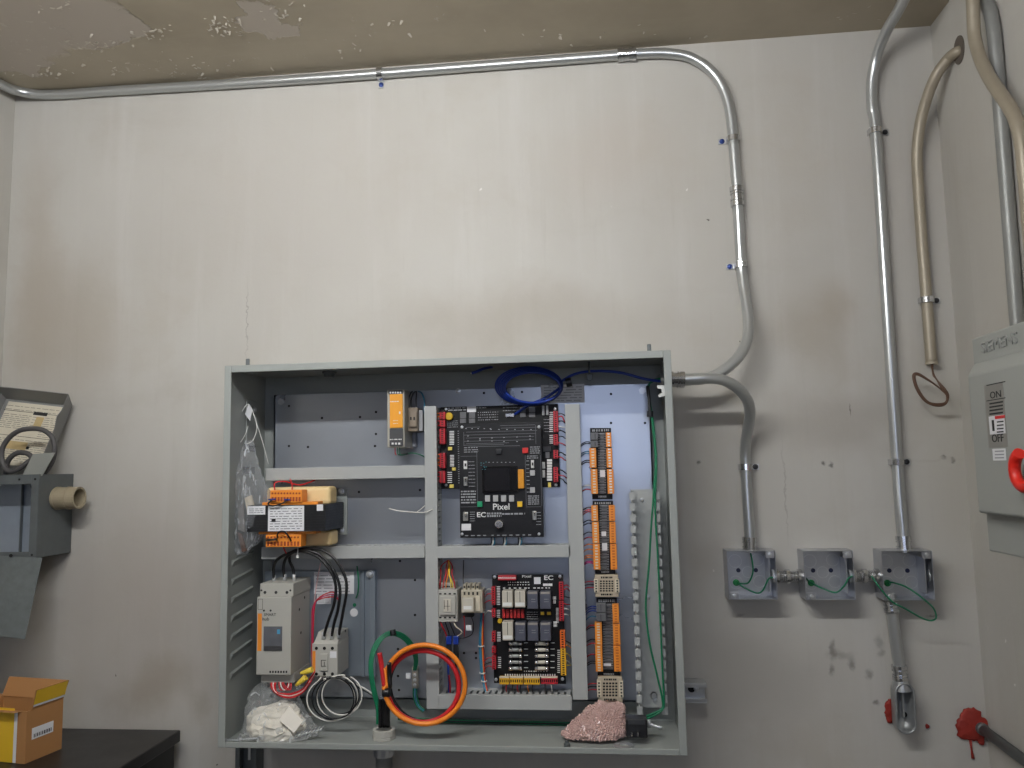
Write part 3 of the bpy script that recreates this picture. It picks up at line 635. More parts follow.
# ------------------------------------------------------------------ small contactor, small relay, blue terminals
k1 = thing('contactor', 'light grey contactor with four terminals beside the tall duct, above the orange cable coil', 'contactor', at(447, 622, SP))
CF = -.138
o = pbox('body', (437.5, 590, 457.5, 622), CF+.006, .055, LGREY, k1, .0012)
pbox('front_block', (439.5, 596, 455.5, 615), CF, .006, LGREY, k1, .001); pbox('top_block', (441, 582.5, 455, 590), CF+.018, .035, LGREY, k1, .001)
connector(k1, 'terminal_row', (438, 592, 457, 595.6), CF+.0055, .004, LGREY, 4, False); connector(k1, 'terminal_row', (438, 615.6, 457, 619.5), CF+.0055, .004, LGREY, 4, False)
pbox('actuator', (443.5, 599, 451, 612), CF-.002, .002, mat('relay_beige', (196, 190, 176)), k1, .0006)
mb = MB(); mb.pr((444, 600, 444.5, 609), CF-.0023, .0004); mb.pr((447.5, 600, 448, 611), CF-.0023, .0004); mb.pr((444, 606, 450, 606.4), CF-.0023, .0004); print_rows(mb, (443, 585, 453, 588), CF+.018, 1, .5, 61)
mb.build('print', PRK, k1)
for i, (a, b, m_) in enumerate([(440, 441, REDW), (443, 446, REDW), (455, 452, REDW), (453, 449, YLW), (451, 449.5, YLW), (446, 448, ORW)]):
    wire('lead', [(a, 588, CF+.014), (a+(b-a)*.2, 582, CF+.012), (b, 574, CF+.02), (b+.3, 566, SP-.02), (448.5, 560, SP-.02)], .0012, m_, k1, 4, 5)
for i, m_ in enumerate([REDW, CABLE, CABLE, BEIGE]):
    wire('lead', [(440+i*4.5, 620, CF+.012), (442+i*4.5, 626, CF+.010), ([446, 449, 455, 462][i], [634, 634, 636, 632][i], CF+.015), ([447, 448, 455.5, 456][i], [642, 642, 640, 637][i], CF+.02)], .0013, m_, k1, 5, 6)
for i, x in enumerate([446, 453]):
    o = pbox('wire_clip', (x, 636.5, x+5.4, 644.5), CF+.012, .012, BLUW, k1, .001, 'blue push-on connector'); pbox('boot', (x+.3, 644.5, x+5.1, 660), CF+.014, .010, BLK, o, .001)
for i, (x, m_) in enumerate([(448, BLUW), (455.5, CABLE)]):
    wire('lead', [(x, 658, CF+.02), (x+.3, 672, CF+.02), (x+1, 684, CF+.02), (x+1, 698, CF+.03)], .0024, m_, k1, 4, 6)
wire('lead', [(449, 675, CF+.016), (450, 685, CF+.016), (450, 697, CF+.03)], .002, REDW, k1, 4, 6)
k2 = thing('din_relay', 'small beige plug-in relay in its socket next to the grey contactor', 'relay', at(471, 617, SP))
BSK = mat('socket_beige', (176, 168, 150), .5)
pbox('socket', (461, 590, 482.5, 613), CF+.018, .045, BSK, k2, .0012); pbox('relay_body', (462, 598.5, 473.5, 612), CF-.002, .02, RGB_, k2, .001)
pbox('white_band', (463.5, 606, 471.5, 609.5), CF-.0024, .0004, WHT, k2, 0)
mb = MB()
for i in range(4):
    mb2 = pbox('terminal', (463+i*4.3, 584.5, 466+i*4.3, 590), CF+.022, .035, BSK, k2, .0008); mb.pr((463.6+i*4.3, 586, 465.4+i*4.3, 588), CF+.0216, .0004); mb.pr((463.6+i*4.3, 592, 465.4+i*4.3, 595), CF+.0176, .0004)
mb.pr((463, 613, 473, 617), CF+.02, .02); mb.build('terminal_holes', DARKH, k2)
pbox('side_terminals', (475.5, 596, 480, 611), CF+.014, .004, BEIGE, k2, .0006)
wire('lead', [(471, 616, CF+.02), (473.5, 624, CF+.02), (472, 634, CF+.02), (464, 638, CF+.022), (459, 638, CF+.024)], .0010, CABLE, k2, 5, 6)
wire('lead', [(464, 616, CF+.02), (464.5, 625, CF+.02), (464.2, 637, CF+.024)], .0009, REDW, k2, 4, 6)
pbox('wire_flag', (466, 625, 471.5, 630.5), CF+.018, .001, PAPER, k2, 0)
wire('lead', [(463.5, 589, CF+.03), (463.2, 575, SP-.02), (463.6, 560, SP-.02)], .0011, CABLE, k2, 4, 6)

# ------------------------------------------------------------------ orange terminal modules
MF = -.115
def module(label, tops, left, right, relays, bot, chips, wires):
    r0 = tops; th = thing('terminal_module', label, 'terminal module', at((bot[0]+bot[2])/2, bot[3], SP), 'orange terminal modules')
    a, b = at(tops[0], tops[1], MF+.012), at(tops[2], tops[1], MF+.012); c, d = at(bot[2], bot[3], MF+.012), at(bot[0], bot[3], MF+.012)
    MB().prism([a, b, c, d], (0, .003, 0)).build('board', PCB, th)
    MB().prism([at(tops[0]+3, tops[1]+3, SP-.002), at(tops[2]-3, tops[1]+3, SP-.002), at(bot[2]-3, bot[3]-3, SP-.002), at(bot[0]+3, bot[3]-3, SP-.002)], (0, -.022, 0)).build('carrier', BLK, th)
    mb = MB(); print_rows(mb, (tops[0]+2, tops[1]+.8, tops[2]-2, tops[3]-.6), MF+.0118, 1, .7, int(tops[1]), lo=.04, hi=.12); print_rows(mb, (bot[0]+6, bot[1]+1, bot[2]-6, bot[3]-1), MF+.0118, 1, .6, 7, lo=.1, hi=.2)
    mb.build('print', PRG, th)
    for r in left+right:
        n_ = max(4, int((r[3]-r[1])/2.6)); o = connector(th, 'terminal_block', r, MF-.004, .018, ORC, n_, True, WHT if r in right and r[0] < 608 else BEIGE if r in left else mat('dark_orange', (190, 98, 26), .5))
    for r in relays:
        o = pbox('relay', r, MF-.006, .018, CHIP, th, .0008); MB().pr((r[0]+4.2, r[1]+1, r[0]+4.8, r[3]-1), MF-.0063, .0004).build('mark', PRK, o)
    mb = MB(); y = chips[1]; rnd = random.Random(int(y))
    while y < chips[3]:
        mb.pr((chips[0], y, chips[2], y+.55), MF+.0105, .0015); y += 1.7
    mb.build('pin_rows', PRG, th); mb = MB(); y = chips[1]+.6
    cw = (chips[2]-chips[0])*.22
    while y < chips[3]-2:
        mb.pr((chips[0]+cw, y, chips[2]-cw, y+2.2), MF+.0075, .0045); y += 3.4
    mb.build('chips', CHIP, th)
    for i, (y, m_) in enumerate(wires):
        x = left[0][0]+1 if left else tops[0]
        wire('lead', [(x+1, y, MF+.002), (x-4, y-.8, MF-.004), (x-8, y+1, MF+.004), (x-10.5, y+random.uniform(2, 4), MF+.02)], .0011, m_, th, 4, 5)
    return th
M1 = module('topmost of the three orange terminal modules on the right of the cabinet', (590, 428, 611, 432.5), [(589.6, 448, 596.2, 467.6), (591, 469, 597.6, 493.8)],
       [(606, 432.5, 611.4, 446.8), (606.6, 448, 612.4, 467.6), (607.4, 469, 613.8, 493.8)], [(590.6, 432.6, 598, 439.8), (590.6, 440.8, 598, 447)], (592.3, 494, 612.6, 499.2), (598, 433, 606, 494),
       [(442.5, CABLE), (444, CABLE), (452, CYW), (454, CYW), (461, CABLE), (463, CABLE), (486, WHW), (490, REDW)])
M2 = module('middle one of the three orange terminal modules, just above a beige terminal strip', (592.6, 501, 613, 505), [(591.4, 505.4, 598, 521), (592.2, 522, 599, 543), (593.2, 544, 600, 569.6)],
       [(609, 505.4, 615, 521), (609.6, 522, 615.8, 543), (610.4, 544, 617, 569.6)], [], (595.2, 570, 615.4, 574), (599.6, 505, 609, 570),
       [(508, CABLE), (510.5, REDW), (512.5, REDW), (521, CABLE), (524, CABLE), (533, CABLE), (538, REDW), (545, ORW), (550, ORW), (556, ORW), (558, ORW), (562, mat('magenta_wire', (190, 40, 120), .4)), (563.5, MATS['magenta_wire'])])
M3 = module('lowest of the three orange terminal modules, between two beige terminal strips', (596.3, 598, 616.8, 603), [(595, 622.6, 602, 644.6), (595.4, 645.6, 602.6, 671.6)],
       [(612.6, 604.6, 619, 623), (613.2, 624, 620.2, 645), (613.8, 646, 621, 671.6)], [(596.4, 603.6, 606, 612.6), (596.4, 613.4, 606, 621.4)], (597.6, 672, 620.2, 676), (603, 604, 613.2, 670),
       [(607, BLUW), (609, BLUW), (611.5, BLUW), (617, CYW), (626, REDW), (628, CABLE), (640, CABLE), (644, REDW), (655, REDW), (662, CABLE), (664, CABLE)])
for th, r in ((M1, (600, 470, 605, 477)), (M2, (601.5, 531.5, 606, 536)), (M2, (602, 543, 607.2, 550.6)), (M3, (603.6, 663.5, 611, 666))): pbox('label', r, MF+.0068, .0006, PAPER, th, 0)
def beige_block(label, r, rows):
    th = thing('terminal_strip', label, 'terminal strip', at((r[0]+r[2])/2, r[3], SP), 'beige terminal strips')
    BB = mat('tan_terminal', (188, 174, 152), .5)
    pbox('body', (r[0]+1, r[1], r[2]-1, r[3]), MF, .038, BB, th, .001)
    for x in (r[0], r[2]-4.2): connector(th, 'terminal_row', (x, r[1]+4.5, x+4.2, r[3]-4.5), MF-.004, .02, BEIGE, rows)
    mb = MB(); w_ = (r[2]-r[0]-11)/5
    for i in range(rows):
        for j in range(5): y = r[1]+5.5+i*(r[3]-r[1]-10)/rows; x = r[0]+5.5+j*w_; mb.pr((x+.4, y, x+w_-.5, y+(r[3]-r[1]-10)/rows*.62), MF-.0003, .0003)
    print_rows(mb, (r[0]+7, r[1]+1, r[2]-7, r[1]+4), MF, 1, .6, 3, lo=.1, hi=.2); print_rows(mb, (r[0]+7, r[3]-4, r[2]-7, r[3]-1), MF, 1, .6, 4, lo=.1, hi=.2)
    mb.build('slots', DARKH, th)
    for i in range(3):
        y = r[1]+7+i*3; wire('lead', [(r[0]+1, y, MF+.004), (r[0]-5, y-.5, MF), (r[0]-11, y+1, MF+.01)], .0010, [REDW, CABLE, REDW][i], th, 4, 5)
beige_block('beige terminal strip between the middle and lowest orange modules', (594, 575, 619.4, 597), 5)
beige_block('beige terminal strip at the bottom, right above the pink bubble wrap', (597, 677, 623.4, 702), 5)
# ------------------------------------------------------------------ power supply and rail device, upper left
PSF = -.165
ps = thing('power_supply', 'slim orange and black power supply clipped at the top of the cabinet', 'power supply', at(397, 447, SP))
DGREY = mat('dark_grey_plastic', (62, 62, 64), .45); AMB = mat('amber_plastic', (236, 160, 44), .4)
o = pbox('case', (387.2, 389.5, 404.5, 447.5), PSF, .085, mat('pale_aluminium', (176, 172, 160), .4, .5), ps, .001)
pbox('orange_face', (389.6, 393.6, 402.6, 428), PSF-.003, .003, AMB, ps, .0012); pbox('black_face', (389.4, 428.4, 402.8, 446), PSF-.0035, .0035, DGREY, ps, .0008)
pbox('top_terminals', (388.6, 390.4, 402.4, 394.2), PSF-.003, .003, DGREY, ps, .0004)
mb = MB(); 
for i in range(5): mb.pr((389.6+i*2.5, 391.6, 391.2+i*2.5, 393.4), PSF-.0034, .0004)
for i in range(3): mb.pr((391.6+i*3.3, 442.6, 393.6+i*3.3, 444.6), PSF-.0039, .0004)
print_rows(mb, (389.8, 438.4, 402, 440.4), PSF-.0036, 1, .5, 71); print_rows(mb, (390, 401, 399, 402), PSF-.003, 1, .8, 72); mb.pr((399, 411.5, 400.4, 414), PSF-.0034, .0005); print_rows(mb, (393, 419, 398, 425), PSF-.003, 2, .12, 73, lo=.5, hi=.8)
mb.build('print', PRW, ps)
for i, (x, m_) in enumerate([(395, REDW), (397.5, GRN), (399.5, GRN)]):
    wire('lead', [(x, 446, PSF+.01), (x, 452, PSF+.012), (x+1.5, 455, PSF+.014), (407, 454, PSF+.02), (412, 453, PSF+.025), (421, 455, PSF+.03), (427, 459, PSF+.045)] if i else [(x, 446, PSF+.01), (x+.2, 453, PSF+.012), (x+1.4, 455, PSF+.014)], .0011, m_, ps, 5, 6)
MB().tube(pxp([(398.5, 454.6, PSF+.013), (408, 453.4, PSF+.02)], 3), .0019, 8).build('sleeve', BLK, ps)
rl = thing('rail_device', 'small tan surge module on a short metal rail beside the orange power supply', 'relay', at(414, 422, SP))
TAN = mat('tan_plastic', (134, 120, 104), .5)
MB().pr((405, 412, 424, 424), SP-.009, .009).build('rail', ZINC, rl, .0008); pbox('backing', (405, 392, 415.5, 447), SP-.02, .02, mat('pale_grey_case', (150, 152, 160), .5), rl, .001)
pbox('body', (408, 407.5, 417.5, 431.5), -.135, .05, TAN, rl, .0015); pbox('step', (409.4, 411.5, 416.6, 427), -.140, .005, TAN, rl, .001); pbox('end_clamp', (418, 410, 422.6, 431), -.12, .045, mat('pale_clamp', (170, 170, 172), .45), rl, .001)
mb = MB(); mb.pr((410, 417, 411.6, 420), -.1404, .0005); mb.pr((413.4, 417, 415, 420), -.1404, .0005); mb.build('slots', DARKH, rl)
for i, (a, b) in enumerate([(409, 412.5), (411.5, 416), (416.5, 416.5), (424.5, 418.5)]):
    wire('lead', [(a, 410 if i < 3 else 414, -.125), (a-.4, 400, -.125), ((a+b)/2, 393, -.12), (b, 391.5, -.10)], .0017, [DGREY, DGREY, DGREY, CYW][i], rl, 5, 6)

# ------------------------------------------------------------------ transformer
TF = -.205
tr = thing('transformer', 'black laminated transformer with orange terminal strips and a white data label', 'transformer', at(300, 545, SP))
LAM = mat('black_lamination', (26, 27, 30), .45, .2, .2, 60)
x0, x1, z0, z1 = rc((247, 505, 325.5, 531.5), TF); mb = MB(); n = 10
for i in range(n):
    a = z0+(z1-z0)*i/n; b = a+(z1-z0)/n*.84; mb.box(x0, x1, TF, SP-.012, a, b); mb.box(x0+.001, x1-.001, TF+.001, SP-.013, b, a+(z1-z0)/n)
mb.build('core', LAM, tr)
CREAM = mat('cream_bobbin', (232, 204, 150), .5)
MB().pr((266, 487, 330, 505.5), TF+.045, .05).build('winding', CREAM, tr, .008, seg=3)
MB().pr((262, 502, 318, 505), TF+.008, .03).build('bobbin_flange', ORC, tr, .0006)
MB().pr((300, 531, 331, 546), TF+.045, .05).build('winding', CREAM, tr, .006, seg=3)
MB().pr((258.5, 531.5, 316, 534), TF+.008, .03).build('bobbin_flange', ORC, tr, .0006)
for k, (r, ys) in enumerate([((270, 490, 302, 502.6), (492.5, 497)), ((265.6, 534.6, 301, 547), (536.5, 541.5))]):
    o = pbox('terminal_strip', r, TF+.004, .03, ORC, tr, .001, 'orange terminal strip')
    mb = MB()
    for i in range(10):
        x = r[0]+1.5+i*(r[2]-r[0]-2)/10
        mb.pr((x, ys[0], x+1.8, ys[0]+1.8), TF+.0036, .0005); mb.pr((x, ys[1], x+2, ys[1]+4.4), TF+.0036, .0005)
    mb.build('slots', mat('burnt_orange', (150, 62, 24), .6), o)
wire('jumper', [(272, 500, TF+.002), (268, 504, TF-.006), (273, 506, TF-.008), (283, 503, TF-.006), (288, 499, TF+.001)], .0017, CABLE, tr, 6, 6)
wire('jumper', [(277, 541, TF+.002), (278, 533, TF-.008), (284, 531.5, TF-.008), (289, 537, TF-.004), (291, 541, TF+.002)], .0017, CABLE, tr, 6, 6)
for i in range(4): MB().tube(pxp([(268+i, 499.5+.4*i, TF-.001), (275.5, 499+.4*i, TF-.003)] if i < 2 else [(284, 498.6+.4*i, TF-.001), (290, 498.8+.4*i, TF-.003)], 2), .0012, 6).build('ferrule', BLUW, tr)
for i in range(2): wire('jumper', [(266, 539+i*1.6, TF-.002), (272, 539.4+i, TF-.005), (277, 538.6+i, TF-.002)], .0014, CABLE, tr, 3, 6)
lb = pbox('data_label', (268, 506, 304, 531), TF-.0008, .0006, PAPER, tr, 0, 'white data label')
mb = MB(); print_rows(mb, (270, 507.5, 302, 530), TF-.0008, 9, .22, 81, lo=.05, hi=.2); mb.pr((271.5, 519, 275.5, 522), TF-.0011, .0003); mb.build('print', PRK, lb)
lb = pbox('rating_label', (247.2, 506, 265.2, 514.6), TF-.0008, .0006, PAPER, tr, 0); print_rows(MB(), (249, 508, 263.5, 513.5), TF-.0008, 3, .5, 82, lo=.1, hi=.25).build('print', PRG, lb)
pbox('small_label', (316.8, 504.4, 323, 510.8), TF-.0008, .0006, PAPER, tr, 0)
MB().prism([at(333, 488.5, SP-.006), at(347, 488.5, SP-.006), at(347, 535, SP-.006), at(333, 535, SP-.006)], (0, .006, 0)).build('foot_plate', GREYP, tr, .001)
for py in (491.5, 530.5): screw(tr, at(341, py, SP-.006), .006, m=ZINC)
for i, (c, pts) in enumerate([(REDW, [(275, 491, TF+.02), (275, 483, TF+.03), (285, 481.5, TF+.04), (300, 485, TF+.06), (315, 480, DF+.02)]), (REDW, [(292, 491, TF+.02), (292, 484, TF+.03), (290, 479, TF+.06)]), (REDW, [(283, 546, TF+.02), (285, 551, TF+.03), (288, 556, TF+.05)])]):
    wire('lead', pts, .0016, c, tr, 5, 6)

# ------------------------------------------------------------------ galvanised plate, soft starter, contactor
gp = thing('starter_plate', 'galvanised plate with folded edges behind the grey soft starter', 'plate', at(320, 676, SP))
x0, x1, z0, z1 = rc((264, 571, 375.5, 676), SP-.012); mb = MB(); mb.box(x0, x1, SP-.012, SP-.010, z0, z1)
for rr in ((362, 364.6), (371, 375.5)): a, b, _, _ = rc((rr[0], 571, rr[1], 676), SP-.013); mb.box(a, b, SP-.018, SP-.012, z0, z1)
for a in (x0, x1-.012): mb.box(a, a+.012, SP-.010, SP, z0, z1)
mb.build('plate', mat('plate_zinc', (150, 160, 170), .35, .6, .1, 8, .05, 40), gp, .001)
screw(gp, at(370, 574, SP-.018), .007); pbox('warning_label', (314, 572, 354, 594), SP-.0125, .0005, PAPER, gp, 0); pbox('notice_label', (317, 594.5, 331, 604), SP-.0125, .0005, PAPER, gp, 0)
mb = MB(); print_rows(mb, (316, 574, 350, 593), SP-.0126, 6, .3, 91); print_rows(mb, (318, 595, 330, 603), SP-.0126, 4, .3, 92, lo=.3, hi=.7); mb.build('print', PRG, gp)
p = at(354, 612.5, SP-.012); MB().cyl(p, p-Vector((0, .0004, 0)), .0088, 20).build('round_sticker', PAPER, gp)
p = at(354.5, 605, SP-.012); MB().cyl(p, p-Vector((0, .0004, 0)), .004, 14).build('ground_mark', GRN, gp)
wire('ground_lead', [(357, 566, SP-.02), (358.5, 580, SP-.024), (358, 592, SP-.022), (356, 598, SP-.014)], .0017, GRN, gp, 5, 6)
SF = -.195
ss = thing('soft_starter', 'tall light grey soft starter with an orange stripe and a small display', 'soft starter', at(280, 684, SP))
x0, x1, z0, z1 = rc((256.5, 597, 291, 675), SF); 
MB().box(x0, x1, SF, SP-.013, z0, z1).build('case', LGREY, ss, .0015)
xa, xb, za, zb = rc((259.5, 583.5, 293, 597), SF+.004); MB().box(xa, xb, SF+.006, SP-.013, z1, zb).build('top_case', LGREY, ss, .0015)
xa, xb, za, zb = rc((259.5, 675, 293, 683.5), SF+.01); MB().box(xa, xb, SF+.016, SP-.013, za, z0).build('bottom_case', LGREY, ss, .0015)
pbox('orange_stripe', (257.6, 613.5, 261.6, 651), SF-.0004, .0004, ORC, ss, 0)
dw = pbox('display_window', (263.4, 626.5, 282, 651), SF-.0012, .0012, mat('display_film', (104, 106, 112), .2, .2, .3, 40), ss, .0006); pbox('blue_mark', (277, 629.5, 280, 634), SF-.0015, .0003, mat('pale_blue_print', (70, 150, 190), .5), dw, 0)
pbox('display_base', (264, 646, 282, 651), SF-.0016, .0004, DGREY, dw, 0)
mb = MB()
for x in (265, 276, 287): p = at(x, 592.4, SF+.006); mb.cyl(p, p-Vector((0, .0004, 0)), .0032, 10)
for x in (261.4, 290.4): p = at(x, 590.4, SF+.006); mb.cyl(p, p-Vector((0, .0004, 0)), .0022, 8)
for x in (264, 270.6): p = at(x, 610.6, SF); mb.cyl(p, p-Vector((0, .0004, 0)), .0022, 8)
for i in range(7): mb.pr((269.4+i*2.7, 670.8, 271+i*2.7, 673), SF-.0003, .0003)
mb.pr((258, 599, 258.3, 609.6), SF-.0003, .0003); mb.pr((262.4, 599, 262.7, 609.6), SF-.0003, .0003); mb.pr((258, 599, 262.7, 599.3), SF-.0003, .0003); mb.pr((258, 609.3, 262.7, 609.6), SF-.0003, .0003)
mb.build('marks', PRK, ss)
text(ss, 'lettering', 'SMART', (264, 613.2, 276, 616), SF-.0002, PRK, .0002); text(ss, 'lettering', 'hub', (262.6, 617.3, 269, 620.6), SF-.0002, PRK, .0002)
mb = MB(); x_ = rc((256.5, 597, 291, 655), SF)[1]
for z_, y_ in ((.25, -.15), (.27, -.12), (.20, -.14)): mb.cyl((x_+.0001, y_, z_), (x_+.0005, y_, z_), .003, 8)
mb.build('side_holes', DARKH, ss)
CL = -.17
k3 = thing('contactor', 'light grey contactor with an orange edge label, black cables on top', 'contactor', at(330, 677, SP))
x0, x1, z0, z1 = rc((311.8, 643.5, 337.5, 676.5), CL); MB().box(x0, x1, CL, SP-.02, z0, z1).build('body', LGREY, k3, .0015)
MB().prism([(x0+.003, CL+.004, z1), (x0+.003, CL+.03, z1+.018), (x0+.003, SP-.02, z1+.018), (x0+.003, SP-.02, z1)], (x1-x0-.004, 0, 0)).build('terminal_shroud', LGREY, k3, .001)
pbox('orange_label', (312.4, 651, 315.4, 672), CL-.0004, .0004, ORC, k3, 0); pbox('white_tag', (330, 651.4, 336.4, 658), CL-.0006, .0006, PAPER, k3, 0)
pbox('actuator', (319.4, 654, 327.6, 671), CL-.004, .004, LGREY, k3, .001)
mb = MB()
for x in (316.4, 324.4, 332.4):
    for y in (648.3, 674): p = at(x, y, CL); mb.cyl(p, p-Vector((0, .0004, 0)), .0034, 10)
mb.pr((321, 660, 326, 660.5), CL-.0045, .0005); mb.pr((321, 660, 321.5, 666), CL-.0045, .0005); mb.pr((324, 662, 324.5, 666.5), CL-.0045, .0005); mb.pr((321, 666, 326, 666.5), CL-.0045, .0005); mb.cyl((x1+.0001, -.12, .20), (x1+.0005, -.12, .20), .003, 8)
mb.build('holes', DARKH, k3)
# power cables, starter to contactor
grp = 'black cables looping from starter to contactor'
CP = [[(274, 580, -.15), (273.6, 569, -.155), (277, 560, -.16), (288, 553.5, -.165), (302, 551.5, -.17), (318, 557, -.17), (331, 572, -.172), (335.8, 587, -.172), (334, 604, -.17), (328, 622, -.165), (323.5, 637, -.158)],
      [(284.6, 579, -.15), (283.4, 567, -.155), (287, 557, -.162), (297, 551, -.168), (310, 551, -.172), (324, 558, -.174), (335, 573, -.175), (340, 590, -.174), (338, 609, -.17), (334, 624, -.165), (331.5, 637, -.158)],
      [(294, 579, -.15), (293, 569, -.15), (289.5, 560, -.155), (292, 552, -.16), (306, 548.6, -.16), (322, 550, -.165), (336, 560, -.17), (345, 577, -.172), (346.4, 592, -.172), (343, 612, -.168), (338.6, 636, -.158)]]
for i, pts in enumerate(CP):
    th = thing('power_cable', ['innermost black power cable looping between soft starter and contactor', 'middle black power cable looping between soft starter and contactor', 'outermost black power cable looping between soft starter and contactor'][i], 'cable', at(*pts[0]), grp)
    MB().tube(pxp(pts, 7), .0032, 10).build('cable', CABLE, th)
    for e, q in ((pts[0], 1), (pts[-1], -1)):
        p = at(*e); MB().cyl(p-Vector((0, 0, .004)), p+Vector((0, 0, .010)), .004, 10).build('lug', ZINC, th)
th = thing('cable_tie', 'white cable tie hanging from the black power cables', 'cable tie', at(297.5, 556, -.176))
MB().tube(pxp([(298, 544, -.176), (297.8, 551, -.178), (297.4, 556, -.178)], 4), .001, 6).build('strap', WHT, th); MB().lathe(at(297.4, 557, -.178), (0, 0, -1), [(-.004, 0), (-.003, .003), (.002, .003), (.003, 0)], 8).build('head', WHT, th)
# red control harness with yellow wire nuts
hr = thing('control_harness', 'red and white control wires looping below the soft starter, with yellow wire nuts', 'wires', at(285, 692, -.15))
for i in range(5):
    d = i*.9
    wire('wire', [(273+i*2.6, 676, -.165), (271+i*1.2, 683, -.178), (273+d, 690+i*.5, -.182), (281+d, 696-i*.6, -.182), (292, 697.5-i, -.182), (303, 692-i*.8, -.18), (311, 681-i, -.176), (316+i*.3, 672-i, -.165)], .0016, [REDW, REDW, WHW, REDW, REDW][i], hr, 6, 6)
for i in range(4):
    wire('wire', [(280+i*2, 676, -.17), (279+i*1.6, 684, -.18), (281+i*3, 690, -.182), (287+i*1.4, 687-i, -.176), (288+i, 676, -.17)], .0013, [REDW, WHW, REDW, REDW][i], hr, 5, 6)
for i in range(3):
    wire('wire', [(312.5+i*.5, 672, -.12), (311.8+i*.6, 650, -.12), (312+i*.7, 625, -.12), (313+i*.8, 607, -.12), (320-i, 597+i*1.5, -.115), (332, 592+i*2.4, -.105), (337+i, 596+i*2, -.10)], .0014, [REDW, mat('pink_wire', (190, 60, 110), .4), REDW][i], hr, 6, 6)
wire('wire', [(313.2, 620, -.118), (314.6, 600, -.116), (317, 582, -.112), (320.5, 563, -.106)], .0012, mat('pink_white_wire', (210, 170, 170), .4), hr, 5, 6)
for (a, b) in [((300.5, 673.5), (312.5, 669.5)), ((296, 685.5), (306, 677))]:
    p, q = at(a[0], a[1], -.19), at(b[0], b[1], -.19)
    MB().tube([p, p+(q-p)*.25, p+(q-p)*.5, q], [.003, .0042, .0052, .006], 8).build('wire_nut', YLW, hr)
# black and white coil under the contactor
import_pts = lambda cx_, cy_, rx, ry, Y, n=18, a0=0., tw=1.: [(cx_+rx*math.cos(a0+6.2832*tw*i/n), cy_+ry*math.sin(a0+6.2832*tw*i/n), Y-.004*math.sin(9*i/n)) for i in range(n+1)]
cw = thing('wire_coil', 'loose coil of thin black and white wire below the contactor', 'wires', at(336, 722, -.16))
for i, (cx_, cy_, rx, ry, m_) in enumerate([(331, 699.5, 24, 21.5, WHW), (333, 698.5, 21, 21, CABLE), (337.5, 697.5, 20.5, 21.5, WHW), (340, 695, 19, 19, CABLE), (342, 695, 20, 20, WHW), (336, 698, 20, 20.5, CABLE)]):
    tail = [(322+i*3.5, 676, -.165), (319+i*4, 680, -.170)] if i < 3 else [(346, 676, -.165), (348+i*.5, 680, -.168)]
    a0 = -2.2 if i < 3 else -1.1
    wire('wire', tail+import_pts(cx_, cy_, rx, ry, -.172-.002*i, 16, a0, -.95 if i < 3 else .95), .0015, m_, cw, 4, 6)
for i in range(2): wire('wire', [(345, 679, -.168), (358, 685+i*2, -.17), (370, 692+i*2, -.175), (380, 700+i, -.18)], .0015, [WHW, CABLE][i], cw, 5, 6)

# ------------------------------------------------------------------ ground bar, big cable coil and its bushing
gb = thing('ground_bar', 'small metal ground bar with green wires on the back plate', 'ground bar', at(415, 690, SP))
pbox('bar', (411.8, 667, 418, 688.5), SP-.014, .014, mat('tin_bar', (176, 172, 160), .35, .7), gb, .001)
for i in range(4): screw(gb, at(414.8, 670+i*5, SP-.014), .003)
pbox('tag', (406, 673, 410.4, 678.6), SP-.001, .001, PAPER, gb, 0)
for i in range(3): wire('lead', [(413.5+i*1.5, 687, SP-.01), (413.6+i*1.7, 697, SP-.012), (417+i*1.6, 706, SP-.014), (423+i, 712-i, SP-.02)], .0016, [GRN, CYW, GRN][i], gb, 5, 6)
CY_ = -.205
gc = thing('ground_wire_coil', 'loop of green ground wires tied with black tape, left of the orange coil', 'wires', at(378, 722, -.18))
for i in range(4):
    wire('wire', [(377+i, 724, -.185), (376.5+i, 708, -.188), (373+i*1.2, 694, -.19), (370+i*1.1, 678, -.19), (369.6+i*1.1, 660, -.185), (374.5+i, 644+i, -.175), (385, 633.5+i*1.2, -.165), (396-i*.6, 631.6+i*1.2, -.155), (407-i, 637+i, -.14), (415-i*1.2, 648+i*.6, -.125), (417.5-i, 660, -.105), (415.6-i*.6, 670, SP-.015)], .0019, GRN, gc, 6, 7)
MB().tube(pxp([(392.5, 629.8, -.160), (393.5, 635.6, -.162)], 3), .0062, 10).build('tape', BLK, gc)
cc = thing('cable_coil', 'big coil of thick orange, red and black cable rising from the cabinet floor', 'cables', at(384, 724, -.19))
for i, (m_, r0, r1, dx, top) in enumerate([(ORW, 39, 39.5, 0, 668), (REDW, 36, 36.5, -1.5, 653), (CABLE, 38, 38, 3, 663)]):
    pts = [([384.6, 379.5, 389][i], top, CY_-.004-.003*i), ([385.6, 381.5, 389.5][i], top+12, CY_-.006), ([387, 384.5, 390][i], 686, CY_-.008)]
    a0 = math.pi*.98
    for k in range(26):
        a = a0-k*(2*math.pi*.97)/25     # down, right, up and back over the top
        pts.append((424.5+dx+math.cos(a)*(r0+(1.5 if i == 0 else 0)), 684.5+[0, 2.0, 0][i]-math.sin(a)*-1*r1*(1 if i != 1 else .98), CY_+[-.008, .002, .014][i]+.010*k/25))
    pts += [([389, 387.5, 389.5][i], 690, CY_+.02), ([384, 382, 387][i], 706, CY_+.018), ([383, 380.4, 386][i], 726, CY_+.016)]
    if i < 2: pts = pts[:-3]+[(388.5, 686, CY_+.012), (386, 696, CY_+.014), (384.5, 706, CY_+.018)]
    wire('cable', pts, [.0049, .0049, .0046][i], m_, cc, 5, 10)
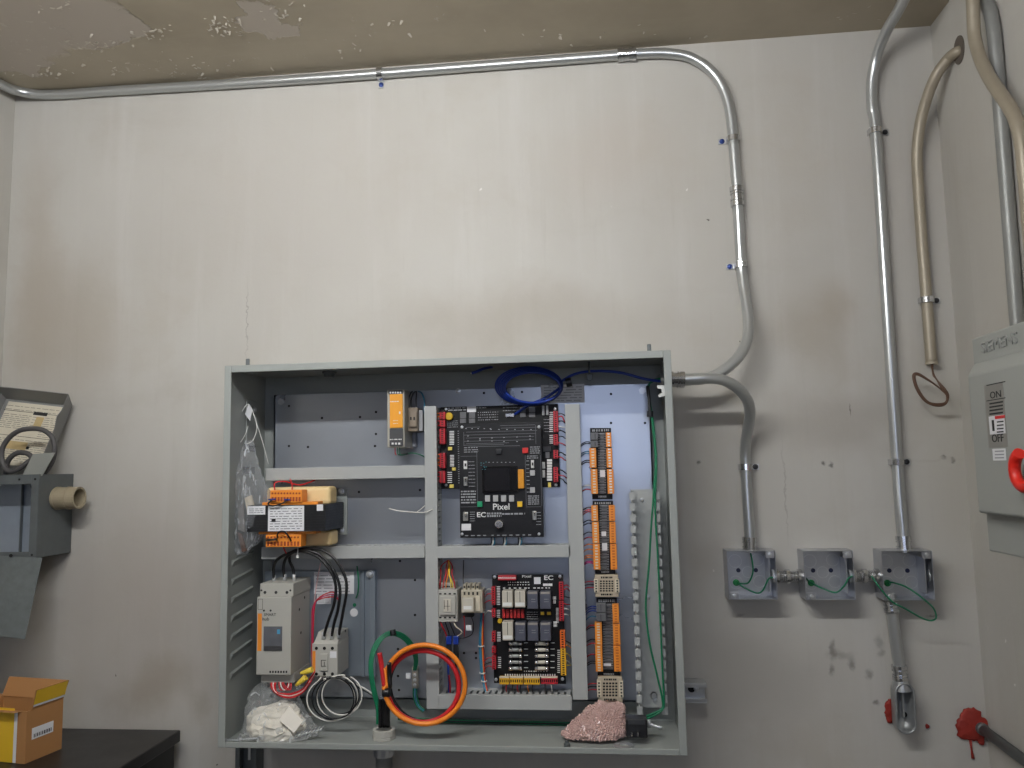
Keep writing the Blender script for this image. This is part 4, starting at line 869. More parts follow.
for x in (380.5, 384.5, 387.8): wire('riser', [(x, 698, CY_+.012), (x, 710, CY_+.016), (x, 727, CY_+.018)], .0046, CABLE, cc, 4, 8)
MB().tube(pxp([(383, 692.6, CY_-.008), (390, 692.4, CY_-.008)], 3), .0085, 12).build('tape', BLK, cc)
p = at(384, 728, -.187); bz = .0025
bush = thing('conduit_bushing', 'grey plastic conduit bushing in the cabinet floor around the black cables', 'bushing', (p.x, p.y, bz))
MB().ring((p.x, p.y, bz), (0, 0, 1), .0155, .024, .006, 8).build('lock_nut', LGREY, bush, .001); MB().ring((p.x, p.y, bz+.006), (0, 0, 1), .0155, .0225, .013, 24).build('collar', LGREY, bush, .001)
fc = thing('floor_conduit', 'galvanised conduit rising to the underside of the cabinet', 'conduit', (p.x, p.y, -.6))
MB().cyl((p.x, p.y, -1.07), (p.x, p.y, -.001), .0165, 20).build('pipe', EMTM, fc); MB().ring((p.x, p.y, -.03), (0, 0, 1), .0165, .021, .028, 16).build('connector', ZINC, fc)

# ------------------------------------------------------------------ blue cable, green wires, odd wires
bl = thing('network_cable_coil', 'coil of blue network cable at the top of the cabinet', 'cable', at(530, 402, -.11))
for i in range(5):
    cx_, cy_, rx, ry = 530+i*.9-1, 386+i*.4, 33-i*1.3, 18.5-i*.8
    MB().tube(sm([at(cx_+rx*math.cos(a), cy_+ry*math.sin(a)+(a > 9)*0, -.125-.004*i+.012*math.cos(a)) for a in [6.2832*k/20 for k in range(20)]], 3, True), .003, 8, closed=True).build('loop', BLUW, bl)
wire('lead', [(562, 381, -.12), (575, 374, -.13), (595, 371, -.14), (620, 372.5, -.145), (645, 379, -.145), (668, 382, -.14), (674, 381.5, -.14)], .003, BLUW, bl, 6, 8)
wire('lead', [(560, 388, -.12), (545, 398, -.13), (527, 406, -.12), (510, 418, -.095)], .003, BLUW, bl, 6, 8)
MB().ring(at(566, 383, -.13), (1, 0, .2), .003, .0095, .012, 12).build('tape', BLK, bl)
ne = thing('network_cable_end', 'cut end of a blue cable under the cabinet top', 'cable', at(475, 373, -.16))
wire('cable', [(471.5, 373.2, -.17), (477, 371.4, -.165), (484, 368.5, -.15), (492, 367, -.12)], .003, BLUW, ne, 5, 8); MB().cyl(at(471.5, 373.2, -.17), at(470.6, 373.5, -.171), .0018, 8).build('core', WHW, ne)
gw = thing('ground_wires', 'pair of long green ground wires hanging over the open wire duct', 'wires', at(663, 712, -.14))
wire('wire', [(674, 380, -.145), (660, 378.5, -.14), (650, 383, -.13), (649, 396, -.13), (652.5, 425, -.132), (655.5, 460, -.135), (653.5, 495, -.14), (651, 530, -.142), (649, 565, -.142), (646, 600, -.142), (646.6, 620, -.142), (650, 645, -.142), (657, 675, -.143), (662.5, 700, -.143), (661.5, 709, -.145), (652, 714, -.15), (644, 717, -.155)], .0021, GRN, gw, 6, 8)
wire('wire', [(674, 382, -.145), (658, 380, -.14), (648, 386, -.13), (650, 402, -.13), (654, 430, -.132), (656.5, 465, -.136), (655, 505, -.14), (658, 560, -.141), (660, 610, -.142), (662, 660, -.143), (664, 700, -.143), (662, 710, -.145), (653, 716, -.15), (645, 719.5, -.158)], .0021, GRN, gw, 6, 8)
p = at(650, 414, -.131); MB().ring(p-Vector((0, 0, .006)), (.05, 0, 1), .003, .0068, .012, 12).build('tape', BLK, gw)
MB().tube(pxp([(647.5, 386, -.131), (649, 398, -.131), (650, 412, -.132)], 4), .0034, 8).build('sleeve', BLK, gw)
bw = thing('floor_wires', 'green wires lying along the back of the cabinet floor', 'wires', at(500, 722, -.08))
for i in range(4): wire('wire', [(398, 717+i*.8, -.105+.006*i), (440, 719.5+i*1.1, -.10+.006*i), (490, 721+i*1.2, -.09+.004*i), (540, 722+i*1.4, -.088), (575, 723+i, -.09)], .0017, [GRN, CABLE, GRN, GRN][i], bw, 6, 6)
ww = thing('loose_wire', 'thin stray white wire poking out left of the tall duct', 'wire', at(410, 511, -.14))
wire('wire', [(389, 508.5, -.14), (400, 511, -.145), (418, 512.5, -.142), (428, 511.5, -.14), (439, 505, -.125)], .0011, WHW, ww, 6, 6); wire('strand', [(416.5, 512.4, -.142), (421, 509, -.143), (425, 505.5, -.144)], .0008, WHW, ww, 4, 6)
# ------------------------------------------------------------------ bags and loose things in the cabinet
from mathutils import noise as mnoise
def crumple(mb, rings, seed=1, amp=.004, n=48, sub=4, freq=45.):
    """closed skin lofted through rings of (centre, half-width vector, half-depth vector), creased with ridged noise"""
    off = Vector((seed*3.7, seed*1.3, -seed*2.1)); vs = []; C_ = [Vector(r[0]) for r in rings]; U2 = [Vector(r[1]) for r in rings]; V2 = [Vector(r[2]) for r in rings]
    C2, A2, B2 = sm(C_, sub), sm(U2, sub), sm(V2, sub); m_ = len(C2)
    for c, u, v_ in zip(C2, A2, B2):
        for k in range(n):
            a = 2*math.pi*k/n; p = c+u*math.cos(a)+v_*math.sin(a); d = (p-c); d = d.normalized() if d.length > 1e-6 else Vector((0, -1, 0))
            q = p*freq+off; rdg = 1-2*abs(mnoise.noise(q))-.8*abs(mnoise.noise(q*2.3)); p = p+d*amp*rdg+Vector((0, 0, amp*.6*mnoise.noise(q*1.4+Vector((9, 2, 5)))))
            p.z = max(p.z, FLZ+.0006); vs.append(p)
    fs = [(i*n+k, i*n+(k+1) % n, (i+1)*n+(k+1) % n, (i+1)*n+k) for i in range(m_-1) for k in range(n)]
    fs += [list(range(n))[::-1], [(m_-1)*n+k for k in range(n)]]
    return mb.add(vs, fs, False)
FLZ = .0025
CLEAR = film('clear_plastic_film', (222, 226, 230), .10, .12); CLEAR2 = film('milky_plastic_film', (214, 216, 214), .13, .14)
# hanging document bag
hb = thing('hanging_bag', 'clear plastic bag of papers hanging in the cabinet\'s upper left corner', 'bag', at(240, 540, -.15))
X2 = .022
def hp(px, py, d=0): p = atx(px, py, X2); return at(px, py, -.17+d)
R_ = []
for (px0, px1, py, dep) in [(246.5, 250, 440, .004), (243, 254, 455, .008), (237, 257, 475, .014), (232, 262, 497, .02), (229, 258, 520, .020), (230, 252, 537, .016), (236, 249, 548, .010), (240, 246, 554, .004)]:
    Y_ = -.185; c = at((px0+px1)/2, py, Y_); c.x = max(c.x, .006+abs(at(px1, py, Y_).x-at(px0, py, Y_).x)/2)
    R_.append((c, ((at(px1, py, Y_).x-at(px0, py, Y_).x)/2, .006, 0), (0, dep, 0)))
crumple(MB(), R_, 4, .006, 40).build('bag', CLEAR, hb)
for i, (q, m_) in enumerate([([(244.5, 498), (251, 495), (257.5, 522), (250, 528)], mat('tan_leaflet', (196, 184, 164), .7)), ([(235, 508), (243, 503), (244.5, 532), (236, 530)], mat('grey_leaflet', (120, 116, 112), .7)), ([(234, 532), (241, 534), (246, 551), (242, 552)], mat('brown_leaflet', (98, 74, 62), .7))]):
    pp = [at(x, y, -.186-.004*i) for x, y in q]
    for v in pp: v.x = max(v.x, .008)
    MB().prism(pp, (.001, .003, 0)).build('leaflet', m_, hb)
MB().tube(pxp([(248, 426, -.17), (244.5, 436, -.172), (236, 446, -.172), (232, 430, -.172), (240, 415, -.168), (248, 404, -.165), (254, 415, -.167), (257, 428, -.17), (253, 440, -.173), (247, 444, -.175)], 5), .0009, 6).build('string', WHT, hb)
MB().prism([at(248.5, 404, -.165), at(252, 411, -.165), at(250, 421, -.166), at(245, 414, -.166)], (0, .0015, 0)).build('paper_tag', PAPER, hb)
MB().tube(pxp([(254, 415, -.16), (262, 440, -.15), (268.5, 464, -.14)], 5), .0008, 6).build('string', WHT, hb)
# parts bag with white instruction leaflet
pbg = thing('parts_bag', 'clear plastic bag with a crumpled white leaflet on the cabinet floor', 'bag', (.13, -.17, .0025))
def fl_(px, py): return atz(px, py, .0025)
FLZ = .0025
R_ = []
for (px0, px1, py, Y_, dep) in [(250, 312, 741, -.185, .045), (247, 316, 733, -.182, .048), (247, 310, 722, -.178, .045), (247, 300, 710, -.172, .04), (249, 298, 698, -.160, .032), (254, 300, 690, -.155, .024), (262, 296, 684, -.15, .014), (270, 292, 680, -.148, .006)]:
    c = at((px0+px1)/2, py, Y_); c.z = max(c.z, FLZ+.004)
    R_.append((c, ((at(px1, py, Y_).x-at(px0, py, Y_).x)/2, 0, 0), (0, dep, .002)))
crumple(MB(), R_, 9, .008, 44, 4, 30.).build('bag', CLEAR2, pbg)
R_ = []
for (px0, px1, py, Y_, dep) in [(254, 296, 738, -.195, .02), (250, 302, 731, -.196, .026), (250, 303, 722, -.19, .028), (252, 299, 713, -.18, .024), (268, 292, 706, -.17, .014), (280, 288, 702, -.165, .005)]:
    c = at((px0+px1)/2, py, Y_); R_.append((c, ((at(px1, py, Y_).x-at(px0, py, Y_).x)/2, 0, 0), (0, dep, 0)))
crumple(MB(), R_, 12, .009, 36, 3, 40.).build('leaflet', mat('cream_leaflet', (226, 220, 206), .7), pbg)
MB().prism([at(279, 720, -.222), at(289, 706, -.212), at(303, 721, -.217), at(294, 733, -.226)], (.0, .002, 0)).build('folded_sheet', mat('ivory_sheet', (234, 228, 216), .7), pbg)
for i in range(9): q = at(291+i*3.6, 738-i*.9, -.215); MB().cyl(q, q+Vector((.004, .012, .005)), .0022, 7).build('fastener', ZINC, pbg)
# scattered long screws
rnd = random.Random(11)
slb = ['long zinc screw lying nearest the cabinet\'s lower left corner', 'zinc screw lying across the others in the lower left corner', 'short zinc screw beside the parts bag', 'zinc screw pointing up against the left side panel', 'zinc screw at the back of the loose pile', 'zinc screw lying under the parts bag edge']
for i, (x, y, a, l) in enumerate([(.020, -.222, .05, .035), (.055, -.224, .1, .035), (.04, -.205, 1.1, .03), (.024, -.20, 1.9, .032), (.05, -.185, .5, .03), (.075, -.222, 2.6, .022)]):
    d = Vector((math.cos(a), math.sin(a)*.8, .06*(i % 3))); p = Vector((x, y, FLZ+.0035+.0036*(i % 3)))
    o = MB().lathe(p-d*l/2, d, [(0, 0), (0, .0042), (.003, .0042), (.003, .0018)]+[(.004+k*(l-.006)/12, .0022 if k % 2 else .0016) for k in range(12)]+[(l, .0002)], 8).build('loose_screw', ZINC)
    tag(o, slb[i], 'screw', 'loose screws in the lower left corner')
# pink bubble wrap
bwp = thing('bubble_wrap', 'crumpled sheet of pink anti-static bubble wrap on the cabinet floor', 'packaging', at(595, 733, -.17))
PINK = mat('pink_bubble_film', (192, 160, 152), .18, 0, .25, 70, .2, 90, spec=.8)
R_ = []
for (px0, px1, py, Y_, dep) in [(562, 624, 735, -.175, .028), (567, 625, 729, -.172, .030), (576, 624, 721, -.165, .026), (586, 623, 712, -.155, .020), (593, 622, 706, -.148, .013), (602, 617, 702, -.142, .006)]:
    c = at((px0+px1)/2, py, Y_); c.z = max(c.z, FLZ+.003); R_.append((c, ((at(px1, py, Y_).x-at(px0, py, Y_).x)/2, 0, 0), (0, dep, .001)))
mb = crumple(MB(), R_, 22, .006, 60, 5, 60.); core = list(mb.v); nn = 60
mb.build('sheet', PINK, bwp, smooth=True)
bub = MB(); rnd = random.Random(2)
for j in range(5*(len(R_)-1)):
    for k in range(nn):
        if math.sin(2*math.pi*(k+.5)/nn) > .3: continue     # the side to the wall stays plain
        a, b, c, d = core[j*nn+k], core[j*nn+(k+1) % nn], core[(j+1)*nn+(k+1) % nn], core[(j+1)*nn+k]
        s_, t_ = rnd.uniform(.2, .8), rnd.uniform(.2, .8); p = a*(1-s_)*(1-t_)+b*s_*(1-t_)+c*s_*t_+d*(1-s_)*t_
        nrm = (b-a).cross(d-a); nrm = nrm if nrm.y < 0 else -nrm
        if nrm.length < 1e-9: continue
        r_ = rnd.uniform(.0018, .0030); bub.lathe(p, nrm, [(-.001, r_), (r_*.6, r_*.9), (r_*1.1, r_*.5), (r_*1.25, 0)], 6)
o = bub.build('bubbles', PINK, bwp, smooth=True); o['kind'] = 'stuff'
# plug adapter, key, washer, nut
pa = thing('plug_adapter', 'small black two-prong plug adapter on the cabinet floor', 'adapter', at(636, 738, -.20))
MB().pr((626, 719, 647.5, 738), -.205, .03).build('body', BLK, pa, .003, seg=3); pbox('top_face', (628, 719.6, 645, 724.5), -.2056, .001, mat('grey_plastic_face', (52, 54, 58), .4), pa, .0004)
for x in (631, 637.4): MB().pr((x, 732.5, x+1.4, 736.4), -.2165, .012).build('prong', SILV, pa)
tv = thing('toggle_bolt', 'steel toggle bolt lying behind the black plug adapter', 'bolt', at(655, 727, -.16))
p, q = at(649, 724, -.165), at(662, 728, -.17); MB().tube([p+(q-p)*t_/8 for t_ in range(9)], [.0025 if i % 2 else .0035 for i in range(9)], 8).build('shank', ZINC, tv); MB().cyl(p-Vector((0, 0, .006)), p+Vector((0, 0, .008)), .005, 8).build('head', ZINC, tv)
p = atz(623.5, 746, FLZ); o = MB().ring((p.x, p.y, FLZ), (0, 0, 1), .008, .0195, .002, 26).build('steel_washer', ZINC); tag(o, 'large steel washer lying near the front of the cabinet floor', 'washer')
p = atz(567, 747, FLZ); o = MB().lathe((p.x, p.y, FLZ), (0, 0, 1), [(0, 0), (0, .0065), (.007, .0065), (.007, .004), (.012, .0035), (.012, 0)], 6).build('hex_bolt', OLDZ); tag(o, 'short grey hex bolt standing on the cabinet floor', 'bolt')
p = at(589.5, 377, -.15); ck = thing('cable_clip', 'small grey clip holding the blue cable under the cabinet top', 'clip', (p.x, -.15, .745))
MB().prism([at(586.5, 374, -.152), at(593, 374, -.152), at(592.4, 379.5, -.152), at(589.8, 381, -.152), at(587, 379.5, -.152)], (0, .008, 0)).build('clip', OLDZ, ck, .001); MB().cyl((p.x, -.148, p.z), (p.x, -.148, H_-t), .002, 8).build('stem', OLDZ, ck)

# ------------------------------------------------------------------ conduits
RE = .0117
def emt(name, label, pts, m=EMTM, r=RE, group=None, n=8, cat='conduit', base=None):
    P = sm(pts, n); th = thing(name, label, cat, base or P[-1], group)
    MB().tube(P, r, 16).build('pipe', m, th); return th
def coupling(th, a, b, r=.0155):     # compression fitting between two points
    a, b = Vector(a), Vector(b); d = b-a; L_ = d.length; d.normalize()
    MB().lathe(a, d, [(0, RE), (0, r), (L_*.24, r), (L_*.24, r*.88), (L_*.30, r*.88), (L_*.30, r*1.0), (L_*.38, r*1.0), (L_*.38, r*.85), (L_*.62, r*.85), (L_*.62, r), (L_*.70, r), (L_*.70, r*.88), (L_*.76, r*.88), (L_*.76, r), (L_, r), (L_, RE)], 18).build('coupling', FIT, th)
def strap(label, c, ax, side, r=RE, blue=False):     # one-hole strap: band round the pipe at c along ax, tab to side
    c, ax, side = Vector(c), Vector(ax).normalized(), Vector(side).normalized(); n_ = side.cross(ax); n_ = n_ if n_.y < 0 else -n_
    th = thing('conduit_strap', label, 'strap', (c.x, 0, c.z), 'conduit straps')
    pts = [side*(-(r+.001))+n_*(-(r)), ]+[side*math.cos(a)*(r+.0012)+n_*math.sin(a)*(r+.0012) for a in [math.pi-math.pi*k/10 for k in range(11)]]+[side*(r+.0012)+n_*(-(r)), ]
    q = [p*1.0 for p in pts]; w2 = .0065; mb = MB()
    for p0, p1 in zip(q[:-1], q[1:]):
        o0, o1 = p0*(1.14), p1*(1.14)
        mb.hexa([c+p0-ax*w2, c+p1-ax*w2, c+p1+ax*w2, c+p0+ax*w2], [c+o0-ax*w2, c+o1-ax*w2, c+o1+ax*w2, c+o0+ax*w2])
    mb.build('band', FIT, th)
    yb = -.0005-c.y; f = c+side*(r+.001); f.y = -.0012; e = f+side*.019
    MB().hexa([f-ax*w2, e-ax*w2, e+ax*w2, f+ax*w2], [v+Vector((0, -.002, 0)) for v in (f-ax*w2, e-ax*w2, e+ax*w2, f+ax*w2)]).build('tab', ZINC, th)
    screw(th, f+side*.011+Vector((0, -.002, 0)), .0048, m=mat('sky_tint_screw', (44, 66, 130), .3, .4) if blue else mat('dark_screw', (60, 60, 62), .4, .6)); return th  # blue heads: reflected sky put into the screw colour
YW = -.0135
# long run: along the ceiling, round the corner and down into the cabinet side
pts = [Vector((-.686, -1.0, 1.502)), Vector((-.686, -.5, 1.502)), Vector((-.686, -.20, 1.502)), at(0, 84, -.085), at(14, 90, -.045), at(34, 94, -.020), at(60, 94.4, YW), at(110, 91, YW), at(240, 83.3, YW), at(360, 75.2, YW), at(480, 66, YW), at(590, 57.5, YW), at(640, 53.8, YW), at(668, 53.5, YW), at(690, 57.5, YW), at(710, 70, YW), at(723, 88, YW), at(730, 112, YW), at(733, 140, YW), at(737.5, 200, YW), at(741, 262, YW), at(743.2, 283, -.02), at(746.5, 305, -.035), at(748.5, 325, -.05), at(746, 344, -.065), at(736, 360, -.076), at(720, 373, -.083), at(705, 378.5, -.085), at(690, 380, -.085), at(676, 380.5, -.085)]
run = emt('ceiling_conduit', 'long galvanised conduit run below the ceiling, bending down to the cabinet', pts, base=at(741, 262, YW))
coupling(run, at(617.5, 55.4, YW), at(636, 54.1, YW)); coupling(run, at(736.3, 187, YW), at(737.6, 206.5, YW))
strap('metal strap below the ceiling conduit, left of its coupling', at(380, 73.6, YW), at(385, 73.2, YW)-at(375, 74, YW), (0, 0, -1), blue=True)
strap('metal strap with a blue screw high on the long conduit\'s vertical drop', at(733.2, 139, YW), (0, 0, 1), (-1, 0, 0), blue=True)
strap('metal strap with a screw tinted blue for reflected sky, above the bend into the cabinet', at(741.2, 265, YW), (0, 0, 1), (-1, 0, 0), blue=True)
# second conduit: cabinet side to the first junction box
pts = [at(676, 379, -.14), at(690, 379, -.14), at(705, 378.2, -.14), at(718, 379, -.135), at(730, 383, -.125), at(741, 391.5, -.11), at(748, 402, -.09), at(750, 414, -.07), at(747.6, 430, -.045), at(745.2, 448, -.026), at(745.8, 468, -.022), at(747.4, 500, -.024), at(749.4, 530, -.026), at(750, 551, -.027)]
cd = emt('cabinet_conduit', 'galvanised conduit curving from the cabinet side down to the left junction box', pts, base=at(746, 468, -.02))
a, b = at(673.5, 379, -.14), at(684.5, 379, -.14); coupling(cd, Vector((W_, a.y, a.z)), b, .0165)
MB().cyl((W_-.012, -.14, a.z), (W_, -.14, a.z), .0125, 14).build('nipple', ZINC, cd); MB().cyl((W_-.014, -.085, at(676, 380.5, -.085).z), (W_-.003, -.085, at(676, 380.5, -.085).z), .0125, 14).build('nipple', ZINC, run)
coupling(run, Vector((W_, -.085, at(676, 380.5, -.085).z)), at(684, 380.5, -.085), .0165)
coupling(cd, at(749.3, 537, -.026), at(749.9, 552, -.027), .0155)
strap('metal strap on the conduit above the left junction box', at(745.8, 467, -.020), (0, 0, 1), (1, 0, 0))
# right conduit: ceiling to third box
pts = [atz(924, -40, 1.60), at(907, -6, -.16), at(897.5, 12, -.12), at(886, 32, -.075), at(876.5, 57, -.035), at(871.8, 82, -.018), at(872.3, 108, YW), at(875.6, 132, YW), at(884.2, 262, YW), at(893, 400, YW), at(896.6, 455, YW), at(898.4, 480, -.016), at(900.5, 510, -.022), at(904.5, 551, -.027)]
def to_ceiling(a, b): d = (a-b).normalized(); return a+d*((ZC-.001-a.z)/max(d.z, .2))
pts[0] = to_ceiling(pts[1], pts[2])
rcd = emt('drop_conduit', 'galvanised conduit dropping straight to the right-hand junction box', pts, base=at(893, 400, YW))
coupling(rcd, at(903, 536, -.026), at(904.6, 552, -.027), .0155)
strap('metal strap near the top of the straight drop conduit', at(875.6, 131, YW), (0, 0, 1), (1, 0, 0))
strap('metal strap low on the straight drop conduit', at(897, 462, YW), (0, 0, 1), (1, 0, 0))
# stub from third box to the conduit body
pts = [at(890, 594, -.027), at(891.5, 606, -.027), at(895, 635, -.027), at(899.4, 668, -.027), at(900.8, 684, -.027)]
lbth = emt('conduit_stub', 'short conduit stub below the right junction box with an open cast conduit body', pts, base=at(904, 734, -.02))
coupling(lbth, at(890.3, 601, -.027), at(892, 612, -.027), .0155); coupling(lbth, at(899, 665, -.027), at(900.6, 680, -.027), .0155)
CAST = mat('cast_aluminium', (168, 170, 170), .42, .7, .08, 60, .15, 150)
def oval(cx_, z0_, z1_, hw, Y, n=10):
    z0_, z1_ = z0_+hw, z1_-hw
    return [Vector((cx_+hw*math.cos(a), Y, z1_+hw*math.sin(a))) for a in [math.pi*k/n for k in range(n+1)]]+[Vector((cx_-hw*math.cos(a), Y, z0_-hw*math.sin(a))) for a in [math.pi*k/n for k in range(n+1)]]
cA, cB = at(904.5, 683, -.042), at(907, 734.5, -.042); zt, zb_ = cA.z, cB.z; cxm = (cA.x+cB.x)/2
sk = (cB.x-cA.x)/(zb_-zt)
def ovs(hw, Y, dz=0):
    pts = oval(cxm, zb_+dz, zt-dz, hw, Y); return [Vector((p.x+(p.z-(zt+zb_)/2)*sk, p.y, p.z)) for p in pts]
prof = [ovs(.0165, -.010), ovs(.0195, -.016), ovs(.0200, -.040), ovs(.0200, -.043), ovs(.0165, -.043, .0035), ovs(.0158, -.040, .0042), ovs(.0150, -.017, .005)]
k = len(prof[0]); mb = MB(); mb.add([v for r_ in prof for v in r_], [(i*k+j, i*k+(j+1) % k, (i+1)*k+(j+1) % k, (i+1)*k+j) for i in range(len(prof)-1) for j in range(k)]+[list(range(k)), [(len(prof)-1)*k+j for j in range(k)][::-1]], True)
bd = mb.build('conduit_body', CAST, lbth, label='open cast conduit body')
MB().cyl(at(904.5, 714.5, -.0182), at(904.5, 714.5, -.0168), .0055, 14).build('hole', DARKH, bd); MB().box(cxm-.0015, cxm+.0015, -.030, -.0168, zb_+.03, zt-.012).build('inner_rib', CAST, bd)
MB().lathe(at(901, 680, -.027), at(902, 690, -.027)-at(901, 680, -.027), [(0, .0145), (.008, .0165), (.02, .0195), (.024, .010)], 18).build('hub', CAST, bd)

# junction boxes
BX = mat('box_zinc', (186, 188, 192), .32, .85)
def jbox(label, px, py, tilt, wirefn):
    """open 4 inch square box: px,py the top left front corner"""
    p = at(px, py, -.054); s_ = .1016; d = .054; th = thing('junction_box', label, 'junction box', (p.x+s_/2, 0, p.z-s_), 'square junction boxes')
    x0, x1, z1 = p.x, p.x+s_, p.z; z0 = z1-s_; q = .0018
    M = Matrix.Translation(((x0+x1)/2, 0, (z0+z1)/2)) @ Matrix.Rotation(tilt, 4, 'Y') @ Matrix.Translation((-(x0+x1)/2, 0, -(z0+z1)/2))
    bk = MB().box(x0, x1, -.003, -.001, z0, z1, M).build('back', BX, th)
    for nm, bb in (('side', (x0, x0+q, -d, -.003, z0, z1)), ('side', (x1-q, x1, -d, -.003, z0, z1)), ('top', (x0+q, x1-q, -d, -.003, z1-q, z1)), ('bottom', (x0+q, x1-q, -d, -.003, z0, z0+q))):
        MB().box(*bb, M).build(nm, BX, th, .0006)
    for cx_, cz_ in ((x0+.012, z0+.008), (x1-.012, z1-.008)):
        tb = MB().box(cx_-.009, cx_+.009, -d, -d+.002, cz_-.008, cz_+.008, M).build('ear', BX, th, .0008); MB().lathe(M @ Vector((cx_, -d, cz_)), (0, -1, 0), [(0, .0045), (.0015, .004), (.002, 0)], 10).build('ear_screw', ZINC, tb)
    cx_, cz_ = (x0+x1)/2, (z0+z1)/2
    for dx, dz, r_ in ((-.026, .024, .014), (.022, .026, .013), (-.026, -.022, .014), (.024, -.02, .013), (.0, .0, .012)):
        MB().ring(M @ Vector((cx_+dx, -.003, cz_+dz)), (0, -1, 0), r_-.0008, r_+.0004, .0006, 22).build('knockout', ZINC, th)
    for dx in (-.02, .017): MB().cyl(M @ Vector((cx_+dx, -.003, cz_+.004)), M @ Vector((cx_+dx, -.0036, cz_+.004)), .0048, 14).build('mounting_hole', mat('navy_screw', (22, 28, 60), .4), th)
    MB().box(x1-.014, x1-.012, -d+.01, -.003, z0+.012, z1-.016, M).build('bracket', BX, th)
    for s2, cx2 in ((1, x0+q), (-1, x1-q)):
        MB().lathe(M @ Vector((cx2, -.028, cz_-.004)), (s2, 0, 0), [(0, .012), (.001, .012), (.001, .0)], 18).build('knockout', ZINC, th)
    gs = M @ Vector((cx_-.026, -.003, cz_-.022)); MB().lathe(gs, (0, -1, 0), [(0, .0072), (.003, .0072), (.004, .005), (.006, .004), (.006, 0)], 12).build('ground_screw', mat('green_screw', (30, 130, 70), .4, .3), th)
    return th, gs
b1, g1 = jbox('leftmost open square junction box, under the cabinet conduit', 726.5, 551, .0, None)
b2, g2 = jbox('middle open square junction box, with no conduit above it', 803, 551, 0, None)
b3, g3 = jbox('rightmost open square junction box, with conduits above and below', 881, 551, .01, None)
def nip(label, xa, xb, z, parts=2):
    th = thing('box_connector', label, 'connector', ((xa+xb)/2, 0, z), 'threaded connectors between the boxes'); y = -.028
    L_ = xb-xa; prof = [(0, .0)]; 
    prof = [(0, .001), (0, .0155), (L_*.14, .0155), (L_*.14, .0118)]
    k = 8
    for i in range(k+1): prof.append((L_*(.16+.24*i/k), .0122 if i % 2 else .0108))
    prof += [(L_*.42, .0152), (L_*.56, .0152), (L_*.58, .0118)]
    for i in range(k+1): prof.append((L_*(.60+.24*i/k), .0122 if i % 2 else .0108))
    prof += [(L_*.86, .0155), (L_, .0155), (L_, .001)]
    MB().lathe((xa, y, z), (1, 0, 0), prof, 14).build('fitting', FIT, th)
    MB().ring((xa-.006, y, z), (1, 0, 0), .008, .0145, .004, 10).build('lock_nut', ZINC, th); MB().ring((xb+.002, y, z), (1, 0, 0), .008, .0145, .004, 10).build('lock_nut', ZINC, th)
bx = lambda b: ORG[b.name]
z_ = at(790, 576.5, -.03).z
nip('threaded connector between the left and middle junction boxes', bx(b1).x+.0508, bx(b2).x-.0508, z_); nip('threaded connector between the middle and right junction boxes', bx(b2).x+.0508, bx(b3).x-.0508, z_)
jw = thing('ground_jumper', 'green ground wire inside the leftmost junction box', 'wire', g1, 'green wires in the junction boxes')
MB().tube(sm([at(750.5, 553, -.03), at(752.4, 562, -.032), at(752.8, 573, -.03), at(748, 583, -.016), g1+Vector((.006, -.005, -.002)), g1+Vector((.02, -.014, -.012)), at(757, 593, -.03), at(763, 590, -.04), at(768.5, 579, -.044), at(773, 577.5, -.044)], 6), .0018, 7).build('wire', GRN, jw)
jw = thing('ground_jumper', 'green ground wire inside the middle junction box', 'wire', g2, 'green wires in the junction boxes')
MB().tube(sm([at(806, 578, -.035), g2+Vector((-.006, -.008, .004)), g2+Vector((.004, -.009, -.002)), at(824, 589, -.03), at(836, 592.5, -.036), at(844, 586, -.044), at(848.5, 578.5, -.046), at(853, 576, -.044)], 6), .0018, 7).build('wire', GRN, jw)
jw = thing('ground_jumper', 'green ground wire looping out below the rightmost junction box', 'wire', g3, 'green wires in the junction boxes')
MB().tube(sm([at(871.5, 576, -.055), at(880, 588, -.064), at(892, 601.5, -.068), at(905, 608.5, -.068), at(920, 617, -.066), at(930, 620.5, -.064), at(936, 618, -.062), at(934, 609, -.062), at(926, 601, -.064), at(915, 592.5, -.06), at(904, 586, -.04), g3+Vector((.008, -.006, .002)), g3+Vector((0, -.008, 0))], 6), .0018, 7).build('wire', GRN, jw)

# old beige conduit with brown wire tail
OLDB = mat('painted_old_conduit', (162, 152, 134), .45, .25, .12, 40, .08, 70)
e0 = atx(959, 52, XR)
pts = [e0+Vector((.02, 0, .004)), e0+Vector((-.004, .0, 0)), at(948, 59, -.10), at(937, 74, -.085), at(928, 95, -.06), at(921, 120, -.035), at(917.6, 145, -.02), at(917.4, 170, YW), at(921.6, 235, YW), at(926.4, 296, YW), at(931.6, 364, YW)]
oc = emt('old_conduit', 'old beige painted conduit coming out of the side wall and hanging open', pts, OLDB, base=at(931.6, 364, YW))
p = at(931.6, 364, YW); MB().ring(p-Vector((-.0006, 0, .001)), (0, 0, 1), .009, .0126, .006, 18).build('open_end', OLDB, oc)
q = atx(959.5, 50, XR); mb = MB(); n = 26; c = q
vs = [Vector((XR-.0012, c.y+.030*math.cos(6.2832*k/n), c.z+.0215*math.sin(6.2832*k/n)+.05*0)) for k in range(n)]
mb.prism([Vector((XR-.002, c.y+.024*math.cos(6.2832*k/n), c.z+.030*math.sin(6.2832*k/n))) for k in range(n)], (.003, 0, 0)); mb.build('wall_hole', mat('dark_opening', (96, 88, 80), .8), oc, label='dark hole where the conduit enters the wall')
strap('metal strap low on the old beige conduit', at(927, 300, YW), (0, 0, 1), (1, 0, 0))
BRN = mat('brown_wire', (92, 66, 50), .5)
bt = thing('wire_tail', 'brown wire tail looped below the open beige conduit', 'wire', at(932, 368, YW))
